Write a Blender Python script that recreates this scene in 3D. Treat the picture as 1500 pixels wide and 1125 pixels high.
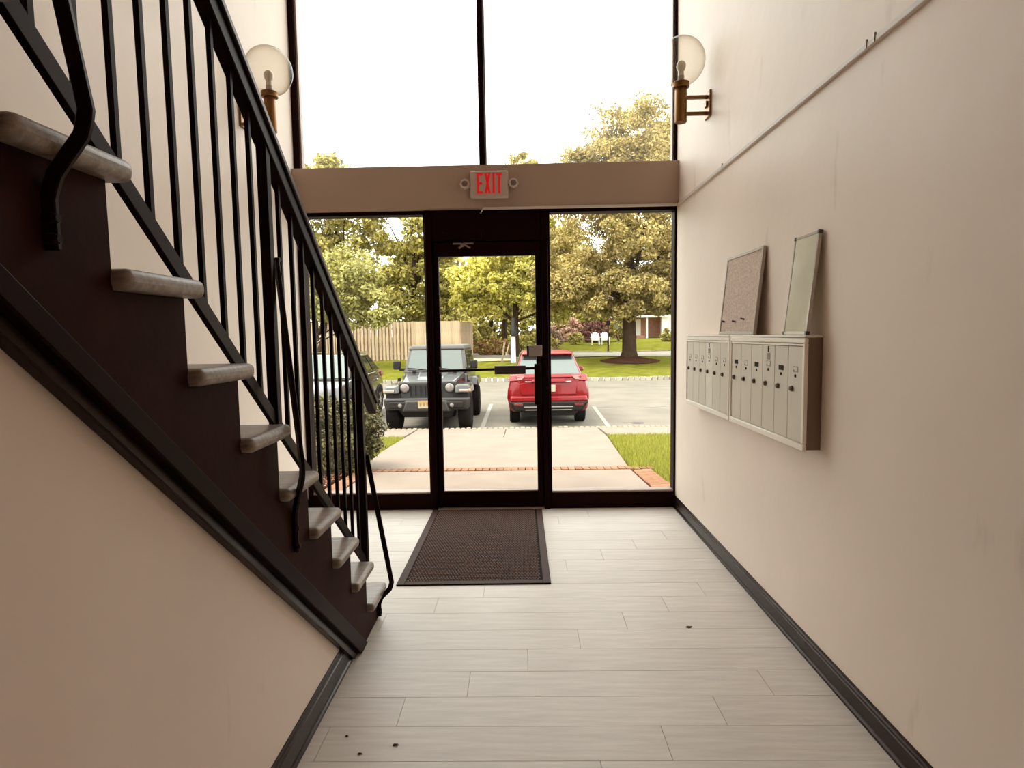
import bpy, bmesh, math, random
import numpy as np
from mathutils import Vector, Matrix

for o in list(bpy.data.objects):
    bpy.data.objects.remove(o)
scene = bpy.context.scene
COL = scene.collection
rng = random.Random(7)
R = math.radians

# ------------------------------------------------------------------ camera
CAM_H, FPX, PITCH, ROLL, YAW = 1.44, 892.85, 0.0811, -0.0161, -0.0191
cam_data = bpy.data.cameras.new('camera')
cam = bpy.data.objects.new('camera', cam_data)
COL.objects.link(cam)
cam_data.sensor_width = 36.0
cam_data.lens = FPX / 1500 * 36.0
cam_data.clip_start = 0.02
cam_data.clip_end = 400
fw = Vector((math.sin(YAW) * math.cos(PITCH), math.cos(YAW) * math.cos(PITCH), -math.sin(PITCH)))
rt = Vector((math.cos(YAW), -math.sin(YAW), 0))
up = rt.cross(fw)
cr, sr = math.cos(ROLL), math.sin(ROLL)
rx, ux = cr * rt + sr * up, -sr * rt + cr * up
cam.matrix_world = Matrix(((rx.x, ux.x, -fw.x, 0), (rx.y, ux.y, -fw.y, 0), (rx.z, ux.z, -fw.z, CAM_H), (0, 0, 0, 1)))
scene.camera = cam

# ------------------------------------------------------------------ sky, sun, exposure
SKY = 2.7
world = bpy.data.worlds.new('overcast_sky')
scene.world = world
world.use_nodes = True
wn, wl = world.node_tree.nodes, world.node_tree.links
bg = wn['Background']
bg.inputs['Strength'].default_value = SKY
tc = wn.new('ShaderNodeTexCoord')
nz = wn.new('ShaderNodeTexNoise')
nz.inputs['Scale'].default_value = 3.0
nz.inputs['Detail'].default_value = 5.0
ramp = wn.new('ShaderNodeValToRGB')
ramp.color_ramp.elements[0].position = 0.3
ramp.color_ramp.elements[0].color = (0.88, 0.895, 0.88, 1)
ramp.color_ramp.elements[1].position = 0.7
ramp.color_ramp.elements[1].color = (0.98, 0.99, 0.97, 1)
wl.new(tc.outputs['Generated'], nz.inputs['Vector'])
wl.new(nz.outputs['Fac'], ramp.inputs['Fac'])
wl.new(ramp.outputs['Color'], bg.inputs['Color'])

sun_data = bpy.data.lights.new('veiled_sun', 'SUN')
sun_data.energy = 2.2
sun_data.angle = R(28)
sun_data.color = (1.0, 0.93, 0.8)
sun = bpy.data.objects.new('veiled_sun', sun_data)
COL.objects.link(sun)
sun.location = (-6, -6, 30)
sun.rotation_euler = Vector((0.48, 0.14, -1.0)).to_track_quat('-Z', 'Y').to_euler()

vs = scene.view_settings
scene.display_settings.display_device = 'sRGB'
vs.view_transform = 'Standard'
vs.look = 'None'
vs.exposure = 1.0
vs.gamma = 1.0
vs.use_curve_mapping = False
try:
    scene.cycles.diffuse_bounces = 8
    scene.cycles.max_bounces = 16
    scene.cycles.transparent_max_bounces = 16
    scene.cycles.caustics_refractive = False
    scene.cycles.caustics_reflective = False
except Exception:
    pass

# ------------------------------------------------------------------ helpers
def lin(c):
    return tuple(((v / 255) / 12.92 if v / 255 <= 0.04045 else ((v / 255 + 0.055) / 1.055) ** 2.4) for v in c)

MATS = {}
def mat(name, col, rough=0.6, metal=0.0, var=0.0, scale=8.0, bump=0.0, bscale=60.0, spec=0.5, coat=0.0,
        stretch=(1, 1, 1), stint=None, island=0.0, objrand=0.0, translucent=0.0, col2=None, detail=4.0):
    if name in MATS:
        return MATS[name]
    m = bpy.data.materials.new(name)
    m.use_nodes = True
    n, l = m.node_tree.nodes, m.node_tree.links
    b = n['Principled BSDF']
    b.inputs['Base Color'].default_value = (*col, 1)
    b.inputs['Roughness'].default_value = rough
    b.inputs['Metallic'].default_value = metal
    b.inputs['Specular IOR Level'].default_value = spec
    b.inputs['Coat Weight'].default_value = coat
    if stint: b.inputs['Specular Tint'].default_value = (*stint, 1)
    b.inputs['Coat Roughness'].default_value = 0.04
    t = n.new('ShaderNodeTexCoord')
    mp = n.new('ShaderNodeMapping')
    mp.inputs['Scale'].default_value = stretch
    l.new(t.outputs['Object'], mp.inputs['Vector'])
    csock = None
    if var > 0:
        nt = n.new('ShaderNodeTexNoise')
        nt.inputs['Scale'].default_value = scale
        nt.inputs['Detail'].default_value = detail
        l.new(mp.outputs['Vector'], nt.inputs['Vector'])
        r = n.new('ShaderNodeValToRGB')
        c2 = col2 if col2 else tuple(v * (1 - var) for v in col)
        r.color_ramp.elements[0].position = 0.32
        r.color_ramp.elements[1].position = 0.68
        r.color_ramp.elements[0].color = (*c2, 1)
        r.color_ramp.elements[1].color = (*[min(1, v * (1 + var * 0.35)) for v in col], 1)
        l.new(nt.outputs['Fac'], r.inputs['Fac'])
        csock = r.outputs['Color']
    for amt, kind in ((island, 'i'), (objrand, 'o')):
        if amt > 0:
            if kind == 'i':
                src = n.new('ShaderNodeNewGeometry').outputs['Random Per Island']
            else:
                src = n.new('ShaderNodeObjectInfo').outputs['Random']
            mr = n.new('ShaderNodeMapRange')
            mr.inputs['To Min'].default_value = 1 - amt
            mr.inputs['To Max'].default_value = 1 + amt
            l.new(src, mr.inputs['Value'])
            mx = n.new('ShaderNodeVectorMath')
            mx.operation = 'SCALE'
            if csock:
                l.new(csock, mx.inputs[0])
            else:
                mx.inputs[0].default_value = col
            l.new(mr.outputs['Result'], mx.inputs['Scale'])
            csock = mx.outputs['Vector']
    if csock:
        l.new(csock, b.inputs['Base Color'])
    if bump > 0:
        nb = n.new('ShaderNodeTexNoise')
        nb.inputs['Scale'].default_value = bscale
        nb.inputs['Detail'].default_value = 3
        l.new(mp.outputs['Vector'], nb.inputs['Vector'])
        bp = n.new('ShaderNodeBump')
        bp.inputs['Strength'].default_value = bump
        bp.inputs['Distance'].default_value = 0.02
        l.new(nb.outputs['Fac'], bp.inputs['Height'])
        l.new(bp.outputs['Normal'], b.inputs['Normal'])
    if translucent > 0:
        tr = n.new('ShaderNodeBsdfTranslucent')
        if csock:
            l.new(csock, tr.inputs['Color'])
        else:
            tr.inputs['Color'].default_value = (*col, 1)
        mxs = n.new('ShaderNodeMixShader')
        mxs.inputs['Fac'].default_value = translucent
        l.new(b.outputs['BSDF'], mxs.inputs[1])
        l.new(tr.outputs['BSDF'], mxs.inputs[2])
        l.new(mxs.outputs['Shader'], n['Material Output'].inputs['Surface'])
    MATS[name] = m
    return m

def glass(name, tint=(0.97, 0.98, 0.96), refl=0.5, haze=0.0, hazecol=(0.8, 0.8, 0.78), rim=None):
    if name in MATS:
        return MATS[name]
    m = bpy.data.materials.new(name)
    m.use_nodes = True
    n, l = m.node_tree.nodes, m.node_tree.links
    n.remove(n['Principled BSDF'])
    tr = n.new('ShaderNodeBsdfTransparent')
    tr.inputs['Color'].default_value = (*tint, 1)
    gl = n.new('ShaderNodeBsdfGlossy')
    gl.inputs['Roughness'].default_value = 0.01
    fr = n.new('ShaderNodeLayerWeight')
    fr.inputs['Blend'].default_value = 0.5
    pw = n.new('ShaderNodeMath')
    pw.operation = 'POWER'
    pw.inputs[1].default_value = 4.0
    l.new(fr.outputs['Facing'], pw.inputs[0])
    mu = n.new('ShaderNodeMath')
    mu.operation = 'MULTIPLY_ADD'
    mu.inputs[1].default_value = refl
    mu.inputs[2].default_value = 0.03 * refl
    l.new(pw.outputs['Value'], mu.inputs[0])
    if rim:  # longer path through the curved shell near its rim
        cm = n.new('ShaderNodeMix')
        cm.data_type = 'RGBA'
        cm.inputs['A'].default_value = (*tint, 1)
        cm.inputs['B'].default_value = (*rim, 1)
        pw2 = n.new('ShaderNodeMath')
        pw2.operation = 'POWER'
        pw2.inputs[1].default_value = 2.2
        l.new(fr.outputs['Facing'], pw2.inputs[0])
        l.new(pw2.outputs['Value'], cm.inputs['Factor'])
        l.new(cm.outputs['Result'], tr.inputs['Color'])
    mx = n.new('ShaderNodeMixShader')
    l.new(mu.outputs['Value'], mx.inputs['Fac'])
    l.new(tr.outputs['BSDF'], mx.inputs[1])
    l.new(gl.outputs['BSDF'], mx.inputs[2])
    out = mx.outputs['Shader']
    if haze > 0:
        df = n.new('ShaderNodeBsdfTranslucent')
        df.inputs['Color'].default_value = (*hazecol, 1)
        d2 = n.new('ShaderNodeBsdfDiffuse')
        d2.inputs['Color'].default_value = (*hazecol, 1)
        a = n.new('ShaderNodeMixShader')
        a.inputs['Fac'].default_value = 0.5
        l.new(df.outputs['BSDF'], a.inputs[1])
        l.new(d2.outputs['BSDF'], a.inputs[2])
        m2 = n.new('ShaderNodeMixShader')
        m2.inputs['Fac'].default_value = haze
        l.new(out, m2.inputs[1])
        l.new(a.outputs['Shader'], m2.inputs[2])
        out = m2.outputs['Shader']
    l.new(out, n['Material Output'].inputs['Surface'])
    MATS[name] = m
    return m

def wloc(o):
    v = Vector((0, 0, 0))
    while o:
        v += o.location
        o = o.parent
    return v

def tag(o, label=None, cat=None, group=None, kind=None):
    if label: o['label'] = label
    if cat: o['category'] = cat
    if group: o['group'] = group
    if kind: o['kind'] = kind
    return o

def empty(name, loc, label, cat, group=None):
    o = bpy.data.objects.new(name, None)
    o.empty_display_size = 0.1
    COL.objects.link(o)
    o.location = loc
    return tag(o, label, cat, group)

class MB:
    def __init__(s):
        s.v, s.f = [], []
    def add(s, vs, fs):
        b = len(s.v)
        s.v += [tuple(v) for v in vs]
        s.f += [tuple(i + b for i in f) for f in fs]
        return s
    def hexa(s, b, t):
        """b, t: four bottom and four top corners, counter-clockwise from above"""
        return s.add(list(b) + list(t), [(3, 2, 1, 0), (4, 5, 6, 7), (0, 1, 5, 4), (1, 2, 6, 5), (2, 3, 7, 6), (3, 0, 4, 7)])
    def box(s, x0, x1, y0, y1, z0, z1):
        x0, x1 = min(x0, x1), max(x0, x1); y0, y1 = min(y0, y1), max(y0, y1); z0, z1 = min(z0, z1), max(z0, z1)
        return s.hexa([(x0, y0, z0), (x1, y0, z0), (x1, y1, z0), (x0, y1, z0)],
                      [(x0, y0, z1), (x1, y0, z1), (x1, y1, z1), (x0, y1, z1)])
    def prism(s, poly, axis, a, b):
        """poly of 2D points extruded along axis from a to b. axis x: (y,z); y: (x,z); z: (x,y)"""
        def p(q, t):
            return {'x': (t, q[0], q[1]), 'y': (q[0], t, q[1]), 'z': (q[0], q[1], t)}[axis]
        n = len(poly)
        vs = [p(q, a) for q in poly] + [p(q, b) for q in poly]
        return s.add(vs, [tuple(range(n))[::-1], tuple(range(n, 2 * n))] + [(i, (i + 1) % n, n + (i + 1) % n, n + i) for i in range(n)])
    def tube(s, path, r, seg=8, cap=True, square=None):
        """round tube along a path; r number or list. square=(w,h): rectangular bar instead"""
        P = [Vector(p) for p in path]
        n = len(P)
        rr = r if isinstance(r, (list, tuple)) else [r] * n
        rings = []
        for i in range(n):
            d = (P[min(i + 1, n - 1)] - P[max(i - 1, 0)]).normalized()
            if 0 < i < n - 1:
                d = ((P[i + 1] - P[i]).normalized() + (P[i] - P[i - 1]).normalized())
                d = d.normalized() if d.length > 1e-6 else (P[i + 1] - P[i]).normalized()
            if i == 0:
                u = d.cross(Vector((0, 0, 1)))
                if u.length < 0.05: u = d.cross(Vector((0, 1, 0)))
            else:
                u = up_ - d * up_.dot(d)
            u.normalize(); w = u.cross(d).normalized()
            up_ = u
            if square:
                a, b = square[0] / 2, square[1] / 2
                rings.append([P[i] + u * x + w * y for x, y in ((-a, -b), (a, -b), (a, b), (-a, b))])
            else:
                rings.append([P[i] + (u * math.cos(2 * math.pi * k / seg) + w * math.sin(2 * math.pi * k / seg)) * rr[i] for k in range(seg)])
        m = len(rings[0])
        fs = []
        for i in range(n - 1):
            for k in range(m):
                fs.append((i * m + k, i * m + (k + 1) % m, (i + 1) * m + (k + 1) % m, (i + 1) * m + k))
        if cap:
            fs += [tuple(range(m))[::-1], tuple(range((n - 1) * m, n * m))]
        return s.add([v for q in rings for v in q], fs)
    def lathe(s, c, prof, axis='z', seg=20):
        """prof: (radius, offset along axis)"""
        vs, fs = [], []
        for r, h in prof:
            for k in range(seg):
                a = 2 * math.pi * k / seg
                x, y = r * math.cos(a), r * math.sin(a)
                vs.append({'z': (c[0] + x, c[1] + y, c[2] + h), 'y': (c[0] + x, c[1] + h, c[2] + y), 'x': (c[0] + h, c[1] + x, c[2] + y)}[axis])
        for i in range(len(prof) - 1):
            for k in range(seg):
                fs.append((i * seg + k, i * seg + (k + 1) % seg, (i + 1) * seg + (k + 1) % seg, (i + 1) * seg + k))
        fs += [tuple(range(seg))[::-1], tuple(range((len(prof) - 1) * seg, len(prof) * seg))]
        return s.add(vs, fs)
    def sphere(s, c, r, seg=20, rings=12, sx=1, sy=1, sz=1):
        prof = [(max(1e-4, math.sin(math.pi * i / rings)) , -math.cos(math.pi * i / rings)) for i in range(rings + 1)]
        vs, fs = [], []
        for rr, h in prof:
            for k in range(seg):
                a = 2 * math.pi * k / seg
                vs.append((c[0] + r * sx * rr * math.cos(a), c[1] + r * sy * rr * math.sin(a), c[2] + r * sz * h))
        for i in range(rings):
            for k in range(seg):
                fs.append((i * seg + k, i * seg + (k + 1) % seg, (i + 1) * seg + (k + 1) % seg, (i + 1) * seg + k))
        return s.add(vs, fs)
    def panel(s, pts, t):
        """a plate of thickness t on a polygon (front face pts, goes back along -normal)"""
        P = [Vector(p) for p in pts]
        nrm = (P[1] - P[0]).cross(P[2] - P[0]).normalized()
        n = len(P)
        vs = [p + nrm * t / 2 for p in P] + [p - nrm * t / 2 for p in P]
        return s.add(vs, [tuple(range(n)), tuple(range(n, 2 * n))[::-1]] + [(i, n + i, n + (i + 1) % n, (i + 1) % n) for i in range(n)])
    def mesh(s, name, org=(0, 0, 0)):
        me = bpy.data.meshes.new(name)
        me.from_pydata([(v[0] - org[0], v[1] - org[1], v[2] - org[2]) for v in s.v], [], s.f)
        bm = bmesh.new(); bm.from_mesh(me)
        bmesh.ops.recalc_face_normals(bm, faces=bm.faces)
        bm.to_mesh(me); bm.free()
        return me
    def build(s, name, m, parent=None, loc=None, bevel=0.0, seg=2, smooth=None):
        org = wloc(parent) if parent else Vector(loc if loc else (0, 0, 0))
        me = s.mesh(name, org)
        o = bpy.data.objects.new(name, me)
        COL.objects.link(o)
        me.materials.append(m)
        if parent: o.parent = parent
        else: o.location = org
        if bevel > 0:
            md = o.modifiers.new('bevel', 'BEVEL')
            md.width = bevel; md.segments = seg; md.limit_method = 'ANGLE'; md.angle_limit = R(28)
            smooth = smooth or 40
        if smooth:
            me.polygons.foreach_set('use_smooth', [True] * len(me.polygons))
            me.set_sharp_from_angle(angle=R(smooth))
        return o

def link_mesh(name, me, m, parent, loc, rot=(0, 0, 0), scale=(1, 1, 1)):
    """a piece that shares mesh data; loc in world coordinates"""
    o = bpy.data.objects.new(name, me)
    COL.objects.link(o)
    if not me.materials: me.materials.append(m)
    if parent:
        o.parent = parent
        o.location = Vector(loc) - wloc(parent)
    else:
        o.location = loc
    o.rotation_euler = rot; o.scale = scale
    return o

def numpy_mesh(name, verts, nper, m, parent=None, loc=(0, 0, 0), label=None):
    """verts: (N, nper, 3) array of separate polygons"""
    v = np.asarray(verts, dtype=np.float32)
    org = wloc(parent) if parent else Vector(loc)
    v = v - np.array(org[:], dtype=np.float32)
    N = v.shape[0]
    me = bpy.data.meshes.new(name)
    me.vertices.add(N * nper)
    me.vertices.foreach_set('co', v.reshape(-1))
    me.loops.add(N * nper)
    me.loops.foreach_set('vertex_index', np.arange(N * nper, dtype=np.int32))
    me.polygons.add(N)
    me.polygons.foreach_set('loop_start', np.arange(0, N * nper, nper, dtype=np.int32))
    me.update(calc_edges=True)
    me.materials.append(m)
    o = bpy.data.objects.new(name, me)
    COL.objects.link(o)
    if parent: o.parent = parent
    else: o.location = org
    return o

def struct(o, label=None, cat=None):
    o['kind'] = 'structure'
    if label: o['label'] = label
    if cat: o['category'] = cat
    return o

# ------------------------------------------------------------------ materials
M_wall = mat('wall_paint', (0.815, 0.698, 0.612), 0.5, var=0.05, scale=1.2, bump=0.35, bscale=3.5, spec=0.35)
def add_scuffs(m):
    n, l = m.node_tree.nodes, m.node_tree.links
    b = n['Principled BSDF']
    src = b.inputs['Base Color'].links[0].from_socket
    t = n.new('ShaderNodeTexCoord'); mp = n.new('ShaderNodeMapping')
    mp.inputs['Scale'].default_value = (3.0, 3.0, 0.8)
    nz_ = n.new('ShaderNodeTexNoise'); nz_.inputs['Scale'].default_value = 2.2; nz_.inputs['Detail'].default_value = 6
    r = n.new('ShaderNodeValToRGB')
    r.color_ramp.elements[0].position = 0.66; r.color_ramp.elements[0].color = (1, 1, 1, 1)
    r.color_ramp.elements[1].position = 0.74; r.color_ramp.elements[1].color = (0.86, 0.84, 0.82, 1)
    mx = n.new('ShaderNodeMix'); mx.data_type = 'RGBA'; mx.blend_type = 'MULTIPLY'
    mx.inputs['Factor'].default_value = 1.0
    l.new(t.outputs['Object'], mp.inputs['Vector']); l.new(mp.outputs['Vector'], nz_.inputs['Vector']); l.new(nz_.outputs['Fac'], r.inputs['Fac'])
    l.new(src, mx.inputs['A']); l.new(r.outputs['Color'], mx.inputs['B']); l.new(mx.outputs['Result'], b.inputs['Base Color'])
add_scuffs(M_wall)
M_ceil = mat('ceiling_paint', (0.80, 0.75, 0.69), 0.8)
M_floor = mat('pale_oak_plank', (0.64, 0.575, 0.52), 0.42, var=0.13, scale=5.0, stretch=(0.7, 8, 8), objrand=0.035, bump=0.04, bscale=20, spec=0.4, detail=7)
M_sub = mat('plank_joint', (0.36, 0.30, 0.26), 0.9)
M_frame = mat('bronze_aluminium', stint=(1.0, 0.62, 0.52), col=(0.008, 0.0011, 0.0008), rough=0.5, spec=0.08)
M_bead = mat('glazing_bead', (0.30, 0.22, 0.19), 0.4, metal=0.3)
M_band = mat('header_paint', (0.42, 0.305, 0.24), 0.6, var=0.05, scale=2)
M_base = mat('glossy_dark_baseboard', stint=(1.0, 0.62, 0.52), col=(0.014, 0.0068, 0.0055), rough=0.25, spec=0.16)
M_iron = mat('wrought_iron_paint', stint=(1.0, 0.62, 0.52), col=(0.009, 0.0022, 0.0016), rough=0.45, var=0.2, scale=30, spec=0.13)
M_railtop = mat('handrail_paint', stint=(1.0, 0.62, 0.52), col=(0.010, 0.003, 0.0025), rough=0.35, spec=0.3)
M_string = mat('stringer_paint', stint=(1.0, 0.62, 0.52), col=(0.027, 0.0075, 0.0055), rough=0.6, var=0.25, scale=6, bump=0.05, bscale=30, spec=0.05)
M_trim = mat('stair_trim_paint', stint=(1.0, 0.62, 0.52), col=(0.009, 0.0014, 0.001), rough=0.5, spec=0.07)
M_tread = mat('stair_tread_wood', (0.30, 0.235, 0.20), 0.4, var=0.35, scale=14, stretch=(1.0, 6, 6), bump=0.05, bscale=30, detail=6)
M_brass = mat('aged_brass', (0.23, 0.105, 0.03), 0.38, metal=0.75)
M_white = mat('ivory_plastic', (0.62, 0.56, 0.51), 0.45)
M_glass = glass('window_glass')
M_glass_hi = glass('dusty_glare_window_glass', haze=0.03)  # haze for dust, raised to paint in the overexposed paleness of the trees
M_conc = mat('walkway_concrete', (0.2096, 0.1672, 0.1365), 0.9, spec=0.05, var=0.10, scale=2.5, bump=0.1, bscale=80)
M_brick = mat('red_paver_brick', (0.235, 0.118, 0.070), 0.9, spec=0.05, var=0.25, scale=20, objrand=0.2, bump=0.2, bscale=90)
M_asph = mat('worn_asphalt', (0.1750, 0.1565, 0.1302), 0.9, spec=0.05, var=0.16, scale=1.2, bump=0.3, bscale=120, detail=8)
M_line = mat('road_line_paint', (0.2794, 0.2540, 0.2096), 0.8, var=0.15, scale=20)
M_grassground = mat('lawn_ground', (0.1372, 0.1321, 0.0203), 0.95, spec=0.0, var=0.35, scale=2.0, bump=0.5, bscale=60, col2=(0.086, 0.088, 0.013), detail=8)
M_blade = mat('grass_blade', (0.2733, 0.2667, 0.0454), 0.8, spec=0.1, island=0.4, translucent=0.3)
M_stone = mat('granite_block', (0.2222, 0.1841, 0.1333), 0.9, spec=0.05, objrand=0.15, bump=0.3, bscale=40)
M_mulch = mat('mulch', (0.06, 0.028, 0.017), 0.95, spec=0.0, var=0.5, scale=30, bump=0.6, bscale=60)
M_dirt = mat('bare_dirt', (0.4572, 0.3429, 0.1905), 0.95, var=0.3, scale=4)

# ------------------------------------------------------------------ room shell
WR, WL, YD = 1.235, -1.806, 4.95
ZC, YB = 5.4, -1.8
struct(MB().box(WR, WR + 0.14, YB - 0.14, 5.08, -0.1, ZC).build('wall_right', M_wall), 'plain warm grey painted wall on the right with mailboxes', 'wall')
struct(MB().box(WL - 0.14, WL, YB - 0.14, 5.08, -0.1, ZC).build('wall_left', M_wall), 'plain warm grey painted wall behind the stair railing', 'wall')
struct(MB().box(WL, WR, YB - 0.14, YB, -0.1, ZC).build('wall_back', M_wall), 'unseen painted wall set close behind the viewer to bounce light', 'wall')  # unseen wall, pulled in close behind the camera for more bounced light
struct(MB().box(WL - 0.14, WR + 0.14, YB - 0.14, 5.08, ZC, ZC + 0.15).build('ceiling', M_ceil), 'flat painted ceiling above the two storey entrance hall', 'ceiling')
XU = -0.80
struct(MB().prism([(YB, 0), (2.62, 0), (0.30, 1.995), (-0.40, 2.60), (YB, 2.60)], 'x', XU - 0.08, XU).build('wall_stair', M_wall), 'painted wall closing off the space under the stairs', 'wall')

# floor: a base and single planks
floor = struct(MB().box(WL, WR, YB, 5.06, -0.1, -0.006).build('floor', M_sub), 'pale wood plank floor of the entrance hall', 'floor')
PW, PL = 0.184, 1.22
k0 = -12
for k in range(k0, 31):
    ya, yb = 3.057 - PW * (k + 1), 3.057 - PW * k
    if ya > 4.95 or yb < YB: continue
    ya, yb = max(ya, YB), min(yb, 4.98)
    if yb - ya < 0.01: continue
    j = 0.49 - 0.245 * k
    x = j - math.ceil((j - WL) / PL) * PL
    while x < WR:
        xa, xb = max(x, WL), min(x + PL, WR)
        if xb - xa > 0.01:
            g = 0.0009
            dz = rng.uniform(-0.0004, 0.0)
            b = MB().box(xa + g, xb - g, ya + g, yb - g, -0.007, dz)
            me = b.mesh('floor_plank', ((xa + xb) / 2, (ya + yb) / 2, 0))
            me.materials.append(M_floor)
            o = link_mesh('floor_plank', me, M_floor, floor, ((xa + xb) / 2, (ya + yb) / 2, 0))
        x += PL

def baseboard(name, x, s, y0, y1, label, h=0.10):
    prof = [(0, 0), (0.019, 0), (0.018, 0.010), (0.013, 0.016), (0.011, 0.020), (0.011, h * 0.72), (0.0075, h * 0.76), (0.0075, h * 0.84), (0.004, h * 0.9), (0.003, h), (0, h)]
    poly = [(x + s * a, b) for a, b in prof]
    o = MB().prism(poly, 'y', y0, y1).build(name, M_base)
    return struct(o, label, 'baseboard')
baseboard('baseboard_right', WR, -1, YB, YD, 'glossy dark moulded baseboard along the right wall')
baseboard('baseboard_left', XU, 1, YB, 2.60, 'glossy dark moulded baseboard along the wall under the stairs', 0.115)
baseboard('baseboard_back', WL, 1, 3.1, YD, 'dark baseboard along the wall beyond the stair foot')

# ------------------------------------------------------------------ facade: header, windows, door
struct(MB().box(WL, WR, 4.88, 5.08, 2.436, 2.767).build('trim_1', M_band, bevel=0.004), 'taupe painted header beam between door and upper window', 'beam')

def frame_bar(name, parent, x0, x1, z0, z1, y0=YD, y1=5.06, m=M_frame, bev=0.003):
    return MB().box(x0, x1, y0, y1, z0, z1).build(name, m, parent, bevel=bev, seg=1)

w1 = empty('window_1', (WL, YD, 2.767), 'tall two pane upper window above the header beam', 'window'); w1['kind'] = 'structure'
frame_bar('window_frame', w1, WL, WL + 0.045, 2.767, ZC)
frame_bar('window_frame', w1, WR - 0.022, WR, 2.767, ZC)
frame_bar('window_frame', w1, WL, WR, ZC - 0.05, ZC)
frame_bar('window_sill', w1, WL, WR, 2.767, 2.782)
frame_bar('mullion', w1, -0.325, -0.278, 2.767, ZC, 4.93, 5.06)
frame_bar('glazing_bead', w1, WL + 0.045, WL + 0.062, 2.782, ZC, 4.97, 5.03, M_bead)
frame_bar('glazing_bead', w1, WR - 0.034, WR - 0.022, 2.782, ZC, 4.97, 5.03, M_bead)
frame_bar('glazing_bead', w1, -0.278, -0.268, 2.782, ZC, 4.97, 5.03, M_bead)
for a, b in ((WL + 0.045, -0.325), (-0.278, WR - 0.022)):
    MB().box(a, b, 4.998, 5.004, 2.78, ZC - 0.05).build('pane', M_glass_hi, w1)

def sidelight(name, x0, x1, jl, jr, label):
    w = empty(name, (x0, YD, 0), label, 'window'); w['kind'] = 'structure'
    frame_bar('bottom_rail', w, x0, x1, 0.0, 0.132)
    frame_bar('glazing_bead', w, x0 + jl, x1 - jr, 0.132, 0.146, 4.955, 5.05, M_bead, 0.002)
    frame_bar('head_rail', w, x0, x1, 2.405, 2.436)
    frame_bar('jamb', w, x0, x0 + jl, 0.132, 2.405)
    frame_bar('jamb', w, x1 - jr, x1, 0.132, 2.405)
    MB().box(x0 + jl, x1 - jr, 4.998, 5.004, 0.14, 2.405).build('pane', M_glass, w)
    return w
s2 = sidelight('window_2', WL, -0.775, 0.045, 0.012, 'tall glass sidelight left of the entrance door')
s3 = sidelight('window_3', 0.207, WR, 0.018, 0.016, 'tall glass sidelight right of the entrance door')

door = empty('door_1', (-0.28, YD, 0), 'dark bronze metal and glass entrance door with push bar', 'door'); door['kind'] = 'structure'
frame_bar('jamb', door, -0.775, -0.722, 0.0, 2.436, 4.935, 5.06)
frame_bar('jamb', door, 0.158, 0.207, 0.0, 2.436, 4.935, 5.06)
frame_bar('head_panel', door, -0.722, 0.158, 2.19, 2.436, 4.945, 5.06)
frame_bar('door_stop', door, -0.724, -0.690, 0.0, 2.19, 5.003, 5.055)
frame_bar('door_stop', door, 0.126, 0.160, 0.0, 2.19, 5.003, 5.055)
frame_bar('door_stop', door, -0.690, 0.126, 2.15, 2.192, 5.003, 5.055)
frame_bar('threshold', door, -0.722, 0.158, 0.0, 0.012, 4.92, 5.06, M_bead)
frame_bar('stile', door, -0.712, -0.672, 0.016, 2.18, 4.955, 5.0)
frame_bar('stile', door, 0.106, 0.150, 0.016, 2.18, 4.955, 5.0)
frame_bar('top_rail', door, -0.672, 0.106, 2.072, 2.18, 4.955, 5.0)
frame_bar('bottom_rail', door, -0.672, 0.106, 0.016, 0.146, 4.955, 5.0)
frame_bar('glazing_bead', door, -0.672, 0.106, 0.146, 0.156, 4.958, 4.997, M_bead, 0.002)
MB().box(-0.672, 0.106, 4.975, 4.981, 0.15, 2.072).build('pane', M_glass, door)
# push bar, touch pad, vertical latch case, lock box
pb = MB().tube([(-0.69, 4.90, 1.155), (0.12, 4.90, 1.168)], 0.011, 10).build('push_bar', M_frame, door, smooth=40)
for x in (-0.69, 0.12):
    MB().box(x - 0.016, x + 0.016, 4.885, 4.955, 1.135, 1.19).build('bar_mount', M_frame, pb, bevel=0.004)
MB().box(-0.232, 0.018, 4.878, 4.918, 1.122, 1.19).build('push_pad', mat('push_pad_rubber', (0.03, 0.016, 0.014), 0.5), pb, bevel=0.004)
MB().box(0.088, 0.146, 4.90, 4.955, 0.87, 1.20).build('latch_case', M_frame, door, bevel=0.004)
lb = MB().box(0.045, 0.152, 4.885, 4.954, 1.262, 1.352).build('lock_box', mat('lock_box_grey', (0.30, 0.25, 0.225), 0.45), door, bevel=0.006)
MB().box(0.030, 0.045, 4.89, 4.952, 1.266, 1.348).build('lock_box_end', M_frame, lb, bevel=0.002)
# door closer
cb = MB().box(-0.62, -0.32, 4.885, 4.945, 2.20, 2.262).build('closer_body', M_frame, door, bevel=0.006)
M_arm = mat('closer_arm_metal', (0.26, 0.17, 0.14), 0.4, metal=0.4)
MB().tube([(-0.545, 4.90, 2.165), (-0.38, 4.90, 2.165)], 0.007, 8).build('closer_arm', M_arm, cb)
MB().tube([(-0.468, 4.885, 2.162), (-0.405, 4.87, 2.125)], 0.007, 8).build('closer_arm', M_arm, cb)
MB().lathe((-0.468, 4.89, 2.15), [(0.016, -0.012), (0.016, 0.012)], 'z', 12).build('closer_pivot', M_arm, cb)
MB().box(-0.475, -0.461, 4.88, 4.90, 2.16, 2.20).build('closer_spindle', M_frame, cb)
MB().tube([(-0.478, 4.885, 2.14), (-0.498, 4.885, 2.125)], 0.009, 8).build('closer_bracket', M_arm, cb)

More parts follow.
